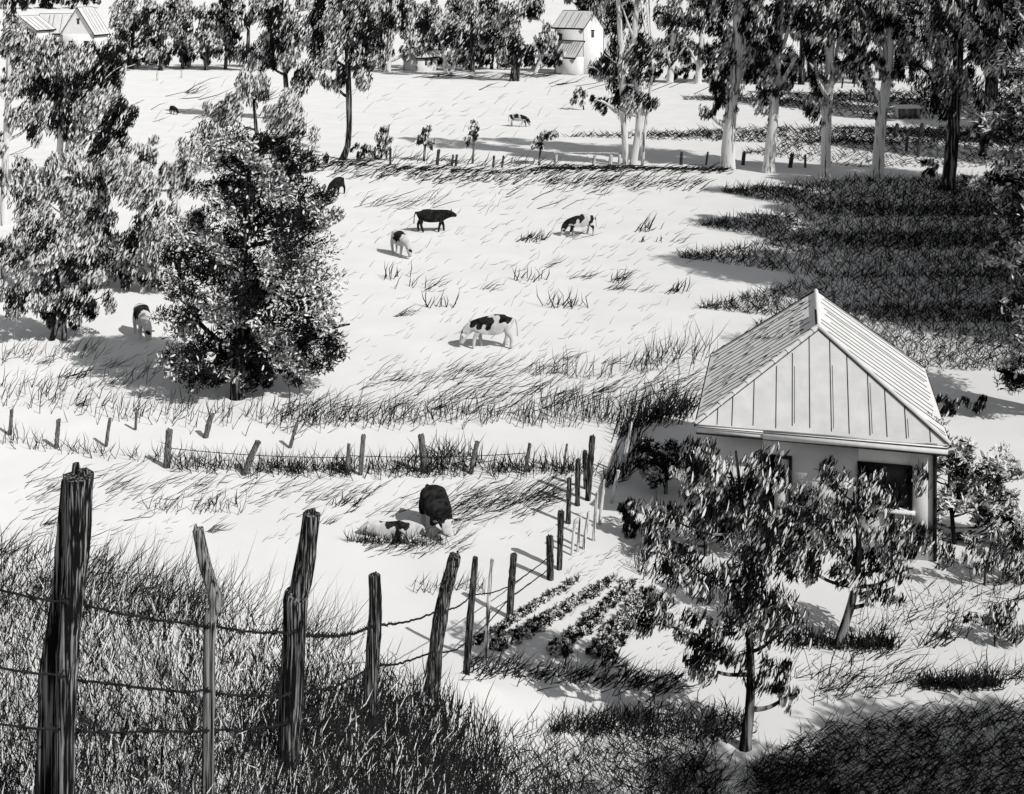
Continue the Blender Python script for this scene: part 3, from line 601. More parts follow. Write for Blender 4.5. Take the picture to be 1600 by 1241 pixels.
def main_house():
    d = 34.2; fx = (1281-CX)*d/F
    rot = -math.radians(13)
    root = thing('hipped_house', (fx, d, 0), 'white house with a steep ribbed hipped roof, behind the young garden trees', 'house', rz=rot)
    hw, ze, zp, bk, hb = 3.30, 3.40, 5.72, 6.5, 2.2       # half width, eave height, ridge height, depth, setback of the hip peak
    mb = MB()                                     # lower walls, set back under the gable, with openings in the front
    fy = .26; wx = 3.05
    door = (-1.58, -.78, 0.0, 2.50); win = (1.05, 2.45, 1.35, 2.52)
    xs = [-wx, door[0], door[1], win[0], win[1], wx]
    def front(x0, x1, z0, z1): mb.box((x0, fy, z0), (x1, fy+.2, z1))
    front(xs[0], xs[1], -.2, 3.3); front(xs[1], xs[2], door[3], 3.3); front(xs[2], xs[3], -.2, 3.3)
    front(xs[3], xs[4], -.2, win[2]); front(xs[3], xs[4], win[3], 3.3); front(xs[4], xs[5], -.2, 3.3)
    mb.box((-wx, fy+.2, -.2), (-wx+.2, bk-.4, 3.3)); mb.box((wx-.2, fy+.2, -.2), (wx, bk-.4, 3.3)); mb.box((-wx, bk-.4, -.2), (wx, bk-.2, 3.3))
    mb.build('wall', ['white_plaster'], root)
    mb = MB(); mb.box((-wx+.21, fy+.9, -.1), (wx-.21, fy+.95, 3.2)); mb.build('dark_interior_panel', ['dark_room'], root)  # near-black sheet stands for the unlit interior behind the openings
    # rear gable wall
    gb2 = MB(); gb2.slab([(hw-.1, bk-.3, ze-.1), (-hw+.1, bk-.3, ze-.1), (0, bk-.3, zp-.12)], .12); gb2.build('rear_gable_wall', ['white_boards'], root)
    # roof: front hip and two side pitches
    e = hw+.12; f0 = -.16
    FL, FR, BL, BR = [np.array(q, float) for q in ((-e, f0, ze), (e, f0, ze), (-e, bk, ze), (e, bk, ze))]
    PF, PB = np.array([0, hb, zp]), np.array([0, bk, zp])
    rf = MB(); rf.slab([FL, FR, PF], .09); rf.slab([FR, BR, PB, PF], .09); rf.slab([BL, FL, PF, PB], .09)
    ro = rf.build('roof', ['sheet_roof'], root)
    nF = np.cross(FR-FL, PF-FL); nF /= np.linalg.norm(nF); nR = np.cross(BR-FR, PF-FR); nR /= np.linalg.norm(nR); nL = np.cross(FL-BL, PF-BL); nL /= np.linalg.norm(nL)
    sm = MB()
    for x in np.linspace(-2.85, 2.85, 12):        # ribs of the hip face
        x += rs.randn()*.05; t1 = 1-abs(x)/e
        a = np.array([x, f0, ze]); b = a+(np.array([x, hb, zp])-a)*t1
        g0, g1 = rs.uniform(.02, .07), rs.uniform(.90, .99)
        line_box(sm, a+(b-a)*g0+nF*.008, a+(b-a)*g1+nF*.008, .024)
        if rs.rand() < .5: line_box(sm, a+(b-a)*(g0+.03)+nF*.006+[.06, 0, 0], a+(b-a)*rs.uniform(.5, .85)+nF*.006+[.06, 0, 0], .014)
    for s_, n_, cnt in ((1, nR, 15), (-1, nL, 17)):
        for y in np.linspace(.25, bk-.15, cnt):
            y += rs.randn()*.05
            t1 = 1.0 if y > hb else (y-f0)/(hb-f0)
            a = np.array([s_*e, y, ze]); b = a+(np.array([0, y, zp])-a)*t1
            g0, g1 = rs.uniform(.0, .08), rs.uniform(.86, .98)
            line_box(sm, a+(b-a)*g0+n_*.008, a+(b-a)*g1+n_*.008, .022)
            if s_ < 0:                             # short dark dashes hatch in the shade of the left pitch
                for q in range(int(5*t1)+1):
                    t = rs.rand()*t1*.95; c = np.array([-e*(1-t), y+.18, ze+(zp-ze)*t]); w_ = np.array([.10, rs.uniform(-.12, .16), .10*(zp-ze)/e])
                    line_box(sm, c+n_*.008, c+w_*rs.uniform(1.0, 2.2)+n_*.008, .022)
    sm.build('roof_seams_shade_hatch', ['ink_trim'], ro)
    rc = MB()
    for a, b in ((FL, PF), (FR, PF), (PF, PB)): line_box(rc, a+[0,0,.02], b+[0,0,.02], .14)
    for t in np.linspace(.08, .95, 9): 
        c = FL+(PF-FL)*t; rc.tube([c+[0,0,.03], c+(PF-FL)*.03+[0,0,.05]], [.085, .06], 6)
    rc.build('ridge_cap', ['sheet_roof'], ro)
    rk = MB()
    for a, b in ((FL, PF), (FR, PF)):
        line_box(rk, a+nF*.02+[0,-.07,-.03], b+nF*.02+[0,-.07,-.08], .026)
        line_box(rk, a+[.10 if a[0]>0 else -.10,.03,.0], b+[.10 if a[0]>0 else -.10,.05,.0], .022)
    line_box(rk, FL+[-.02,0,-.05], BL+[-.02,0,-.05], .055); line_box(rk, FR+[.02,0,-.05], BR+[.02,0,-.05], .04)
    line_box(rk, BL+[0,.03,0], PB+[0,.03,.03], .045); line_box(rk, BR+[0,.03,0], PB+[0,.03,.03], .04)
    rk.box((-.09, hb+.1, zp+.05), (-.03, hb+1.6, zp+.10))
    rk.build('rake_trim', ['ink_trim'], ro)
    # gutter beam below the gable; the eave's shade is inked into the soffit line
    bm_ = MB(); bm_.box((-hw-.05, -.26, ze-.19), (-1.55, -.02, ze-.05)); bm_.box((-1.55, -.30, ze-.22), (hw+.05, -.02, ze-.07)); be = bm_.build('fascia_beam', ['white_boards'], root)
    ln = MB(); line_box(ln, (-hw-.05, -.29, ze-.035), (hw+.05, -.31, ze-.055), .026); line_box(ln, (-hw-.1, -.27, ze-.215), (hw+.08, -.31, ze-.245), .05)
    ln.build('trim_line', ['ink_trim'], be)
    sf = MB(); sf.box((-hw+.1, -.015, ze-.20), (hw-.1, fy+.3, ze-.14)); sf.build('soffit_shade', ['ink_trim'], root)
    # door and window
    dr = MB(); dr.box((door[0]+.34, fy+.03, 0), (door[1]-.061, fy+.08, door[3]-.05)); do = dr.build('door', ['white_boards'], root)
    df = MB(); df.box((door[0]-.02, fy-.03, 0), (door[0]+.06, fy+.14, door[3])); df.box((door[1]-.06, fy-.03, 0), (door[1]+.02, fy+.14, door[3])); df.box((door[0]-.02, fy-.035, door[3]), (door[1]+.02, fy+.14, door[3]+.07)); df.build('frame', ['ink_trim'], do)
    hd = MB(); hd.tube([(door[0]+.38, fy+.01, 1.05), (door[0]+.46, fy+.01, 1.05)], .02, 6); hd.build('handle', ['wire_metal'], do)
    wn = MB(); wn.box((win[0]+.06, fy+.12, win[2]+.06), (win[1]-.06, fy+.14, win[3]-.06)); wo = wn.build('window', ['glass_pane'], root)
    wf = MB(); wf.box((win[0]-.03, fy-.03, win[3]-.02), (win[1]+.03, fy+.15, win[3]+.07)); wf.box((win[0]-.03, fy-.03, win[2]), (win[0]+.06, fy+.15, win[3]-.02)); wf.box((win[1]-.06, fy-.03, win[2]), (win[1]+.03, fy+.15, win[3]-.02))
    wf.box(((win[0]+win[1])/2-.025, fy+.05, win[2]), ((win[0]+win[1])/2+.025, fy+.11, win[3]-.02)); wf.build('frame', ['ink_trim'], wo)
    ws = MB(); ws.box((win[0]-.1, fy-.10, win[2]-.09), (win[1]+.1, fy+.12, win[2]-.002)); ws.build('sill', ['white_boards'], wo)
    dp = MB(); dp.tube([(wx+.02, fy-.05, 3.2), (wx+.02, fy-.05, .05)], .05, 7); dp.build('downpipe', ['ink_trim'], root)
main_house()

def far_house(label, px, py, w, dp, eave, ridge, rot, lean=None, windows=(), name='farm_house', cat='house', group=None):
    p = hit(px, py)[0]
    root = thing(name, p, label, cat, group, math.radians(rot))
    hw, hd, lw = w/2, dp/2, .16
    mb = MB(); mb.box((-hw, -hd, -1), (hw, hd, eave))
    for s in (-1, 1): mb.slab([(s*hw, -hd*s, eave+.001), (s*hw, hd*s, eave+.001), (s*hw, 0, ridge-.1)], .2)
    mb.build('wall', ['white_plaster'], root)
    rf = MB(); o = .4
    for s in (-1, 1):
        q = [(-hw-o, s*(hd+o), eave-.25), (hw+o, s*(hd+o), eave-.25), (hw+o, 0, ridge+.05), (-hw-o, 0, ridge+.05)]
        rf.slab(q if s < 0 else q[::-1], .16)
    ro = rf.build('roof', ['sheet_roof'], root)
    tr = MB()
    for s in (-1, 1):
        line_box(tr, (-hw-o, s*(hd+o), eave-.32), (hw+o, s*(hd+o), eave-.32), lw*1.8)
        for e in (-1, 1): line_box(tr, (e*(hw+o+.02), s*(hd+o), eave-.3), (e*(hw+o+.02), 0, ridge), lw*1.1)
        for x in np.linspace(-hw, hw, 6)[1:-1]:
            x += rs.randn()*.2
            line_box(tr, (x, s*(hd+o)*.97, eave-.10), (x-.05, s*.5, ridge-.12), lw*.4)
    line_box(tr, (-hw-o, 0, ridge+.06), (hw+o, 0, ridge+.06), lw*.7)
    tr.build('roof_trim', ['ink_trim'], ro)
    for a in (-1, 1):
        for b in (-1, 1):
            cl = MB(); line_box(cl, (a*(hw+.02), b*(hd+.02), 0), (a*(hw+.02), b*(hd+.02), eave-.4), lw*.6); cl.build('corner_board', ['ink_trim'], root)
    if lean:
        x0, x1, y0, z0, z1 = lean
        l = MB(); l.box((x0, -hd-y0, -1), (x1, -hd-.01, z0-.2)); lo = l.build('lean_to', ['white_boards'], root)
        r = MB(); r.slab([(x0-.3, -hd-y0-.4, z0-.25), (x1+.3, -hd-y0-.4, z0-.25), (x1+.3, -hd-.02, z1), (x0-.3, -hd-.02, z1)], .15); r.build('roof', ['sheet_roof'], lo)
        t = MB(); line_box(t, (x0-.3, -hd-y0-.42, z0-.35), (x1+.3, -hd-y0-.42, z0-.35), lw*1.8); line_box(t, (x0-.3, -hd-.05, z1+.05), (x1+.3, -hd-.05, z1+.05), lw)
        for x in (x0-.3, x1+.3): line_box(t, (x, -hd-y0-.42, z0-.25), (x, -hd-.04, z1), lw)
        for x in np.linspace(x0, x1, 9)[1:-1]: line_box(t, (x, -hd-y0-.3, z0-.2), (x, -hd-.2, z1-.05), lw*.45)
        t.build('roof_trim', ['ink_trim'], lo)
    for (face, a, z0, ww, hh) in windows:
        m = MB(); f = MB()
        if face == 'front': m.box((a, -hd-.06, z0), (a+ww, -hd-.02, z0+hh)); f.box((a-.1, -hd-.12, z0+hh), (a+ww+.1, -hd-.01, z0+hh+.15))
        elif face == 'right': m.box((hw+.02, a, z0), (hw+.06, a+ww, z0+hh)); f.box((hw+.01, a-.1, z0+hh), (hw+.12, a+ww+.1, z0+hh+.15))
        else: m.box((-hw-.06, a, z0), (-hw-.02, a+ww, z0+hh)); f.box((-hw-.12, a-.1, z0+hh), (-hw-.01, a+ww+.1, z0+hh+.15))
        wo = m.build('window', ['glass_pane'], root); f.build('frame', ['ink_trim'], wo)
    return root
far_house('white two storey barn with a lean-to, left of the gum clump', 905, 114, 6.2, 5.5, 8.0, 10.6, -42, lean=(-1.0, 3.2, 2.2, 3.2, 5.6), windows=(('right', -.6, 6.2, .7, 1.1), ('front', -2.2, 5.6, .7, 1.0), ('front', -2.2, 1.5, .8, 1.2)), name='barn', cat='barn')
far_house('tiny white cottage with one dark eave between the far trees', 657, 110, 4.4, 4.0, 2.6, 5.0, 38, windows=(('front', -.4, 1.0, .5, .9), ('front', .7, 1.0, .5, .9)), name='cottage')
far_house('white farmhouse with a pointed front gable, right of two at top left', 133, 82, 5.6, 7.0, 4.0, 9.4, 80, windows=(('left', -.3, 6.0, .5, 1.0), ('left', -2.2, 1.2, .8, 1.2), ('left', 1.2, 1.2, .8, 1.2)), name='farm_house')
far_house('long roofed wing behind the pointed farmhouse gable', 96, 78, 8.0, 6.0, 3.8, 7.6, 6, windows=(('front', -2.4, 1.6, .8, 1.1), ('front', 1.6, 1.6, .8, 1.1)), name='farm_house')
far_house('low white farmhouse with a shallow gable at the top left corner', 45, 84, 6.0, 7.4, 5.2, 7.8, 78, windows=(('left', -.6, 3.4, .8, 1.1),), name='farm_house')

# cattle shelter in the shade behind the gums
p = hit(1418, 186)[0]
sh = thing('cattle_shelter', p, 'small open fronted cattle shelter with a pale roof, right of the ragged gum', 'shed'); sh.scale = (.55, .55, .8)
m = MB(); m.box((-2.3, 1.2, 0), (2.3, 1.35, 1.6)); m.box((-2.3, -1.0, 0), (-2.15, 1.2, 1.6)); m.box((2.15, -1.0, 0), (2.3, 1.2, 1.6)); m.build('wall', ['stake_wood'], sh)
m = MB(); m.slab([(-2.6, -1.4, 1.7), (2.6, -1.4, 1.7), (2.6, 1.6, 1.95), (-2.6, 1.6, 1.95)], .12); m.build('roof', ['sheet_roof'], sh)
for x in (-2.2, 0, 2.2):
    m = MB(); m.tube([(x, -1.25, 0), (x, -1.25, 1.6)], .09, 6); m.build('post', ['weathered_wood'], sh)

# ------------------------------------------------------------------ cows
noisy('white_hide', .55, .68, (3, 3, 3), .4, .6, tint=WARM); noisy('black_hide', .010, .035, (5, 5, 5), .4, .6)
PATCH = {  # dark patches as (x, y, z, radius) on the animal; 'all' is a black coat with pale spots
 'shoulder_rump': (False, [(.95,.05,1.22,.40),(.55,.25,1.1,.24),(-.15,0,1.3,.36),(1.66,0,.62,.17)]),
 'black': (True, []),
 'black_belly': (True, [(.4,0,.62,.3),(1.82,0,.18,.12)]),
 'flank': (False, [(.45,.2,1.1,.38),(.5,-.25,1.15,.36),(1.70,.0,.5,.14),(-.3,0,1.3,.2)]),
 'front': (False, [(.45,.3,1.2,.26),(.3,-.3,1.2,.26),(1.1,0,1.15,.46),(1.55,0,.7,.34),(1.0,.2,.5,.2),(-.30,0,.95,.36),(-.3,.2,.5,.22)]),
 'white_face': (True, [(1.72,0,.42,.40),(1.0,0,.15,.40),(-.3,0,.15,.4),(.7,.02,1.46,.10)]),
 'back': (False, [(.65,0,.75,.34),(.2,.15,.7,.26),(1.0,-.2,.5,.26)]),
}
def coat(me, key):
    dark, spots = PATCH[key]
    me.materials.clear(); me.materials.append(MATS['white_hide']); me.materials.append(MATS['black_hide'])
    n = len(me.polygons); c = np.empty(n*3); me.polygons.foreach_get('center', c); c = c.reshape(-1, 3)
    m = np.full(n, 1 if dark else 0)
    wob = .06*np.sin(c[:,0]*17+c[:,2]*9)+.05*np.sin(c[:,2]*21+c[:,1]*13+1)
    for x, y, z, r in spots: m[np.linalg.norm(c-np.array([x, y, z]), axis=1)+wob < r] = 0 if dark else 1
    if key == 'white_face':
        for x, y, z, r in ((1.55,.17,.60,.085),(1.55,-.17,.60,.085),(1.74,0,.20,.07),(1.48,.33,.66,.12),(1.48,-.33,.66,.12)):
            m[np.linalg.norm(c-np.array([x, y, z]), axis=1) < r] = 1
    me.polygons.foreach_set('material_index', m)
def cow_mesh(pose, key):
    V, R, E = [], [], []
    def v(p, r, par=None):
        V.append(p); R.append(r)
        if par is not None: E.append((par, len(V)-1))
        return len(V)-1
    low = pose == 'lie'
    dz = -.72 if low else 0
    pel = v((0, 0, 1.04+dz), (.40, .42))
    mid = v((.48, 0, .98+dz), (.43, .47), pel); che = v((.95, 0, 1.02+dz), (.38, .45), mid)
    rump = v((-.36, 0, 1.12+dz), (.32, .32), pel)
    if pose == 'graze': nk = v((1.34, 0, .90), (.24, .30), che); pl = v((1.60, 0, .50), (.17, .19), nk); mz = v((1.70, 0, .13), (.105, .11), pl)
    elif pose == 'lie': nk = v((1.28, 0, .42), (.22, .26), che); pl = v((1.55, 0, .56), (.16, .18), nk); mz = v((1.86, .02, .34), (.10, .10), pl)
    elif pose == 'look': nk = v((1.26, 0, .84), (.20, .22), che); pl = v((1.50, 0, .66), (.17, .18), nk); mz = v((1.72, 0, .28), (.11, .12), pl)
    else: nk = v((1.32, 0, 1.12), (.23, .29), che); pl = v((1.64, 0, 1.14), (.17, .18), nk); mz = v((1.96, 0, .94), (.105, .11), pl)
    P = np.array(V[pl])
    for s in (-1, 1):
        e = v(tuple(P+[-.02, s*.16, .03]), (.05, .03), pl); v(tuple(P+[-.03, s*.30, .0]), (.022, .05), e)
        h = v(tuple(P+[-.06, s*.10, .12]), (.03, .03), pl); v(tuple(P+[.02, s*.17, .24]), (.012, .012), h)
    t = v((-.60, 0, 1.24+dz), (.05, .05), rump); t2 = v((-.68, .03, .9+dz*.8), (.026, .026), t); v((-.70, .06, .48+dz*.4), (.05, .04), t2)
    for s in (-1, 1):
        st = .12*s if pose in ('walk', 'graze', 'look') else .0
        if low:
            a = v((1.02, s*.26, .20), (.11, .11), che); b = v((1.32, s*.30, .10), (.06, .06), a); v((1.05, s*.34, .06), (.05, .05), b)
            a = v((.02, s*.34, .24), (.16, .14), pel); b = v((.36, s*.42, .12), (.08, .08), a); v((.0, s*.48, .06), (.05, .05), b)
        else:
            a = v((.99, s*.20, .70), (.13, .12), che); b = v((1.01+st, s*.19, .40), (.085, .085), a); c = v((.99+st*1.4, s*.19, .10), (.066, .066), b); v((1.02+st*1.4, s*.19, .0), (.062, .06), c)
            a = v((-.22, s*.21, .74), (.16, .13), rump); b = v((-.36-st*.8, s*.20, .46), (.09, .085), a); c = v((-.28-st*1.2, s*.20, .10), (.066, .066), b); v((-.25-st*1.2, s*.20, .0), (.062, .06), c)
    if not low:
        u_ = v((.02, 0, .66), (.15, .15), pel)
    me = bpy.data.meshes.new('tmp'); me.from_pydata(V, E, [])
    ob = bpy.data.objects.new('tmp', me); COL.objects.link(ob)
    bpy.context.view_layer.objects.active = ob
    md = ob.modifiers.new('skin', 'SKIN'); md.use_smooth_shade = True; md.branch_smoothing = .4
    for q, r in zip(me.skin_vertices[0].data, R): q.radius = r; q.use_root = False
    me.skin_vertices[0].data[0].use_root = True
    sb = ob.modifiers.new('sub', 'SUBSURF'); sb.levels = 4; sb.render_levels = 4
    dg = bpy.context.evaluated_depsgraph_get()
    out = bpy.data.meshes.new_from_object(ob.evaluated_get(dg)); out.name = key
    bpy.data.objects.remove(ob); bpy.data.meshes.remove(me)
    return out
cows = [(760, 543, 180, 1.03, 'graze', 'shoulder_rump', 'black and white cow grazing towards the left, nearest of those in the open pasture'),
        (680, 362, 4, 1.02, 'walk', 'black', 'black cow with raised head walking right'),
        (628, 400, -58, 1.0, 'graze', 'flank', 'white cow with dark flank patches grazing towards the viewer beside the black cow'),
        (902, 368, 196, .95, 'graze', 'front', 'patchy cow grazing alone on the right side of the sunlit pasture'),
        (813, 198, -18, 1.02, 'graze', 'front', 'small distant patchy cow in the upper field beyond the fence'),
        (272, 179, -42, .74, 'graze', 'black_belly', 'lone dark calf in the far left field'),
        (524, 306, 248, .95, 'graze', 'black_belly', 'dark cow partly hidden beside the bank under the tall single trunked tree'),
        (224, 528, -62, 1.0, 'graze', 'flank', 'white faced patchy cow peeking out left of the big bushy tree'),
        (684, 832, -66, 1.06, 'look', 'white_face', 'dark bodied cow with a white face standing towards the viewer behind the fence'),
        (612, 837, 178, .74, 'lie', 'back', 'pale cow lying down in the grass beside the cow facing the viewer')]
cm = {}
for n, (px, py, rot, s, pose, pat, lab) in enumerate(cows):
    if pose not in cm: cm[pose] = cow_mesh(pose, 'cow_'+pose)
    me = cm[pose].copy(); coat(me, pat)
    p = hit(px, py)[0]; a = math.radians(rot)
    o = bpy.data.objects.new('calf' if 'calf' in lab else 'cow', me); COL.objects.link(o)
    S = (s*.70, s*1.10, s*.80) if pose == 'look' else (s, s, s)
    mid = .62*S[0]
    o.location = (p[0]-math.cos(a)*mid, p[1]-math.sin(a)*mid, p[2]); o.rotation_euler = (0, 0, a); o.scale = S
    if pose == 'lie': o.location.z -= .10
    tag(o, lab, 'calf' if 'calf' in lab else 'cow', 'cattle in the fields')

# ------------------------------------------------------------------ grass
def sample(region, n):
    kind = region[0]
    if kind == 'band':            # along a polyline (x,y) with a soft half height
        P = np.array(region[1], float); hh = region[2]
        L = np.r_[0, np.cumsum(np.hypot(*np.diff(P, axis=0).T))]
        t = rs.rand(n)*L[-1]
        return np.interp(t, L, P[:,0])+rs.randn(n)*4, np.interp(t, L, P[:,1])+rs.randn(n)*hh*.5
    if kind == 'box':
        x0, y0, x1, y1 = region[1]; return rs.uniform(x0, x1, n), rs.uniform(y0, y1, n)
    if kind == 'blob':
        x, y, rx, ry = region[1]; a = rs.rand(n)*6.283; r = np.sqrt(rs.rand(n)); return x+np.cos(a)*r*rx, y+np.sin(a)*r*ry
def grass(mb, region, n, L, lean, w, mat=0, lsd=.25, clump=0, dep=.25):
    """n stalks rooted where the photo's strokes start; L length in photo px at their distance, lean = sideways tilt"""
    px, py = sample(region, n)
    if clump:
        c = rs.randint(0, max(1, n//clump), n); ox, oy = sample(region, max(1, n//clump)); sp = clump*.9
        px = ox[c]+rs.randn(n)*sp; py = oy[c]+rs.randn(n)*sp*.18
    b = hit(px, py); u = b[:,1]/F
    ln = L*rs.uniform(.55, 1.35, n)*u
    le = lean+rs.randn(n)*lsd
    tip = b + np.c_[np.sin(le)*ln, rs.randn(n)*dep*ln, np.cos(le)*ln]
    b[:,2] -= .01
    add_blades(mb, b, tip, w*u*rs.uniform(.7, 1.25, n), mat)
mg = MB()
R65 = math.radians(62); R30 = math.radians(25)
# meadow band between cross fence and pasture
grass(mg, ('band', [(0,612),(120,640),(300,655),(480,660),(560,650)], 22), 257, 34, .35, 0.96)
grass(mg, ('band', [(430,655),(560,660),(760,655),(900,660),(1090,650)], 14), 406, 36, .2, 1.02)
grass(mg, ('band', [(430,650),(600,640),(800,625),(960,620),(1090,610)], 26), 307, 50, R65, 0.90, lsd=.12)
grass(mg, ('band', [(840,640),(960,645),(1060,620)], 18), 142, 42, .12, 0.96)
grass(mg, ('band', [(560,600),(700,590),(860,580)], 12), 84, 44, R65, 0.83, lsd=.15)
grass(mg, ('band', [(830,585),(940,590),(1010,570)], 8), 59, 40, .3, 0.90)
grass(mg, ('band', [(1000,580),(1060,560),(1110,560)], 22), 81, 48, .2, 0.96)
grass(mg, ('band', [(0,560),(70,560),(150,555)], 12), 54, 34, .5, 0.90)
grass(mg, ('band', [(40,610),(160,605),(240,590)], 10), 54, 34, .5, 0.83)
# bank along the cross fence
grass(mg, ('band', [(0,690),(120,705),(260,722),(330,728)], 10), 128, 28, .1, 0.96, lsd=.5)
grass(mg, ('band', [(260,728),(420,738),(560,738),(700,740),(800,738),(930,735)], 12), 491, 30, .05, 1.09, lsd=.45)
grass(mg, ('band', [(400,735),(480,735),(560,735)], 9), 128, 30, .2, 1.09, lsd=.5)
grass(mg, ('band', [(545,846),(600,850),(660,850)], 3), 90, 20, .1, 1.1, lsd=.4)
grass(mg, ('blob', (700,722,55,16)), 128, 34, .1, 1.15, lsd=.5)
grass(mg, ('blob', (640,735,60,14)), 79, 30, .2, 1.09, lsd=.5)
grass(mg, ('band', [(760,735),(860,735),(900,735)], 10), 91, 30, 0, 1.15, lsd=.5)
# leaning hatch in front of it
grass(mg, ('band', [(30,760),(250,765),(450,770),(620,790),(760,790),(870,770)], 30), 277, 46, R65, 0.83, lsd=.12)
grass(mg, ('band', [(690,800),(780,790),(870,770)], 24), 163, 48, R65, 0.90, lsd=.1)
grass(mg, ('band', [(230,795),(330,800),(380,805)], 8), 39, 30, .3, 0.90)
grass(mg, ('band', [(560,850),(640,862),(720,850)], 16), 88, 34, R65, 0.83, lsd=.2)
grass(mg, ('band', [(640,925),(720,920),(760,925)], 8), 54, 28, .4, 0.90)
grass(mg, ('band', [(560,848),(620,852),(700,852)], 5), 59, 24, .0, 0.90, lsd=.35)
# bank by the far fence
grass(mg, ('band', [(470,262),(610,275),(760,282),(900,285),(1100,290)], 12), 446, 28, R65, 0.96, lsd=.15)
grass(mg, ('band', [(500,255),(640,266),(780,270),(900,266),(1130,268)], 5), 396, 24, math.radians(75), 1.09, lsd=.12)
grass(mg, ('band', [(600,250),(740,258),(860,258)], 5), 93, 22, .9, 0.96, lsd=.3)
grass(mg, ('band', [(840,264),(980,263),(1130,266)], 1.5), 248, 18, 1.4, 1.28, lsd=.1)
grass(mg, ('band', [(560,320),(640,322),(680,318)], 8), 29, 34, R65, 0.83, lsd=.15)
grass(mg, ('band', [(760,305),(850,300),(1000,300)], 6), 29, 26, R65, 0.90, lsd=.15)
grass(mg, ('band', [(640,120),(760,122),(900,116)], 4), 74, 40, 1.45, 0.77, lsd=.06)
# single tufts on the open pasture
for x, y, n, L in ((828,438,12,22),(905,480,9,24),(1060,458,16,22),(825,376,26,20),(1010,360,14,24),(620,435,10,24),(690,480,12,30),(870,480,12,30),(640,450,6,26),(960,440,5,26),(1020,378,6,12),(110,590,16,30),(290,600,8,26),
                   (540,790,14,28),(350,790,10,24),(1450,1010,14,60),(1490,1000,10,46),(1395,1010,6,36),(950,1040,20,30)):
    grass(mg, ('blob', (x, y, 26, 4)), n, L, .2 if n < 14 else .6, 1.4, lsd=.3)
# long fallen stalks in the light fields
for x0, y0, x1, y1, n in ((215,115,330,230,9),(0,170,70,250,6),(20,790,250,850,12),(520,270,900,330,16),(1180,90,1300,120,6),(450,2,540,36,10),(720,130,930,150,8),(980,118,1130,150,7)):
    grass(mg, ('box', (x0, y0, x1, y1)), n, 52, math.radians(70), 1.1, lsd=.04, dep=.05)
# ink-dark stalks hatching in the shadow fingers of the trees on the right
def shadow_tongue(n, tip, tipy, y0, y1, L, lean, w, lsd=.35, mat=0):
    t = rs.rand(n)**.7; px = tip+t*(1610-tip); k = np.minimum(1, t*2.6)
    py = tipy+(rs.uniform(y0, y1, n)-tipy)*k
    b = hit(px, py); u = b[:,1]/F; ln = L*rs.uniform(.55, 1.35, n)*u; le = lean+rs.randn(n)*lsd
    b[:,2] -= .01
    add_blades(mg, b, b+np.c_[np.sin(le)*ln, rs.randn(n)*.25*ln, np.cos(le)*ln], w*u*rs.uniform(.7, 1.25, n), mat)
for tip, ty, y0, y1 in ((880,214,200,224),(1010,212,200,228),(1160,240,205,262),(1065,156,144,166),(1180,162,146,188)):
    for le in (1.0, -.8): shadow_tongue(800, tip, ty, y0, y1, 12, le, .85, lsd=.2)  # crossed stalks darken the shadow bands below the gums
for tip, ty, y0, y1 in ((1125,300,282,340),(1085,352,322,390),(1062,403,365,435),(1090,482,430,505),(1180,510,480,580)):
    for le in (.95, -.75, .2): shadow_tongue(1000, tip, ty, y0, y1, 17, le, .85, lsd=.18)
# garden and yard grass
grass(mg, ('band', [(720,1045),(860,1060),(1060,1075)], 16), 360, 34, .8, 1.3, lsd=.35)
grass(mg, ('band', [(1000,900),(1010,860),(1030,800)], 10), 60, 40, .1, 1.3)
grass(mg, ('band', [(1440,1072),(1500,1075),(1560,1070)], 8), 320, 26, .1, 1.6, lsd=.5)
grass(mg, ('band', [(1240,1005),(1300,1010),(1400,1012)], 9), 300, 26, .05, 1.6, lsd=.4)
grass(mg, ('band', [(960,690),(1000,660),(1080,640)], 18), 220, 40, .4, 1.4)
grass(mg, ('band', [(940,760),(975,740),(1000,700)], 12), 90, 40, .35, 1.4)
grass(mg, ('band', [(1330,1000),(1440,960),(1600,930)], 34), 150, 40, .6, 1.0, lsd=.6)
grass(mg, ('band', [(1260,1085),(1400,1075),(1600,1060)], 18), 200, 44, .9, 1.0, lsd=.5)
for x, y in ((1260,1060),(1330,1055),(1410,1050),(1350,1030)):
    grass(mg, ('blob', (x, y, 40, 8)), 12, 60, .9, 1.2, lsd=.6)
for n, bx in ((420, (520,300,1080,560)), (260, (560,560,1090,640)), (240, (0,760,900,850)), (160, (230,120,900,240)), (200, (1000,1000,1600,1080)), (160, (880,860,1060,1000)), (120, (1400,860,1600,1000)), (120, (0,540,260,640))):
    grass(mg, ('box', bx), n, 20, 1.0, .55, 2, lsd=.25)
    grass(mg, ('box', bx), n//4, 30, R65, .8, 0, lsd=.15, clump=9)
tag(mg.build('meadow_grass', ['ink_grass', 'pale_leaf', 'grey_grass']), 'long dark grass stalks leaning in bands across the pale meadow, and hatched tree shade', 'grass', kind='stuff')

hg = MB()
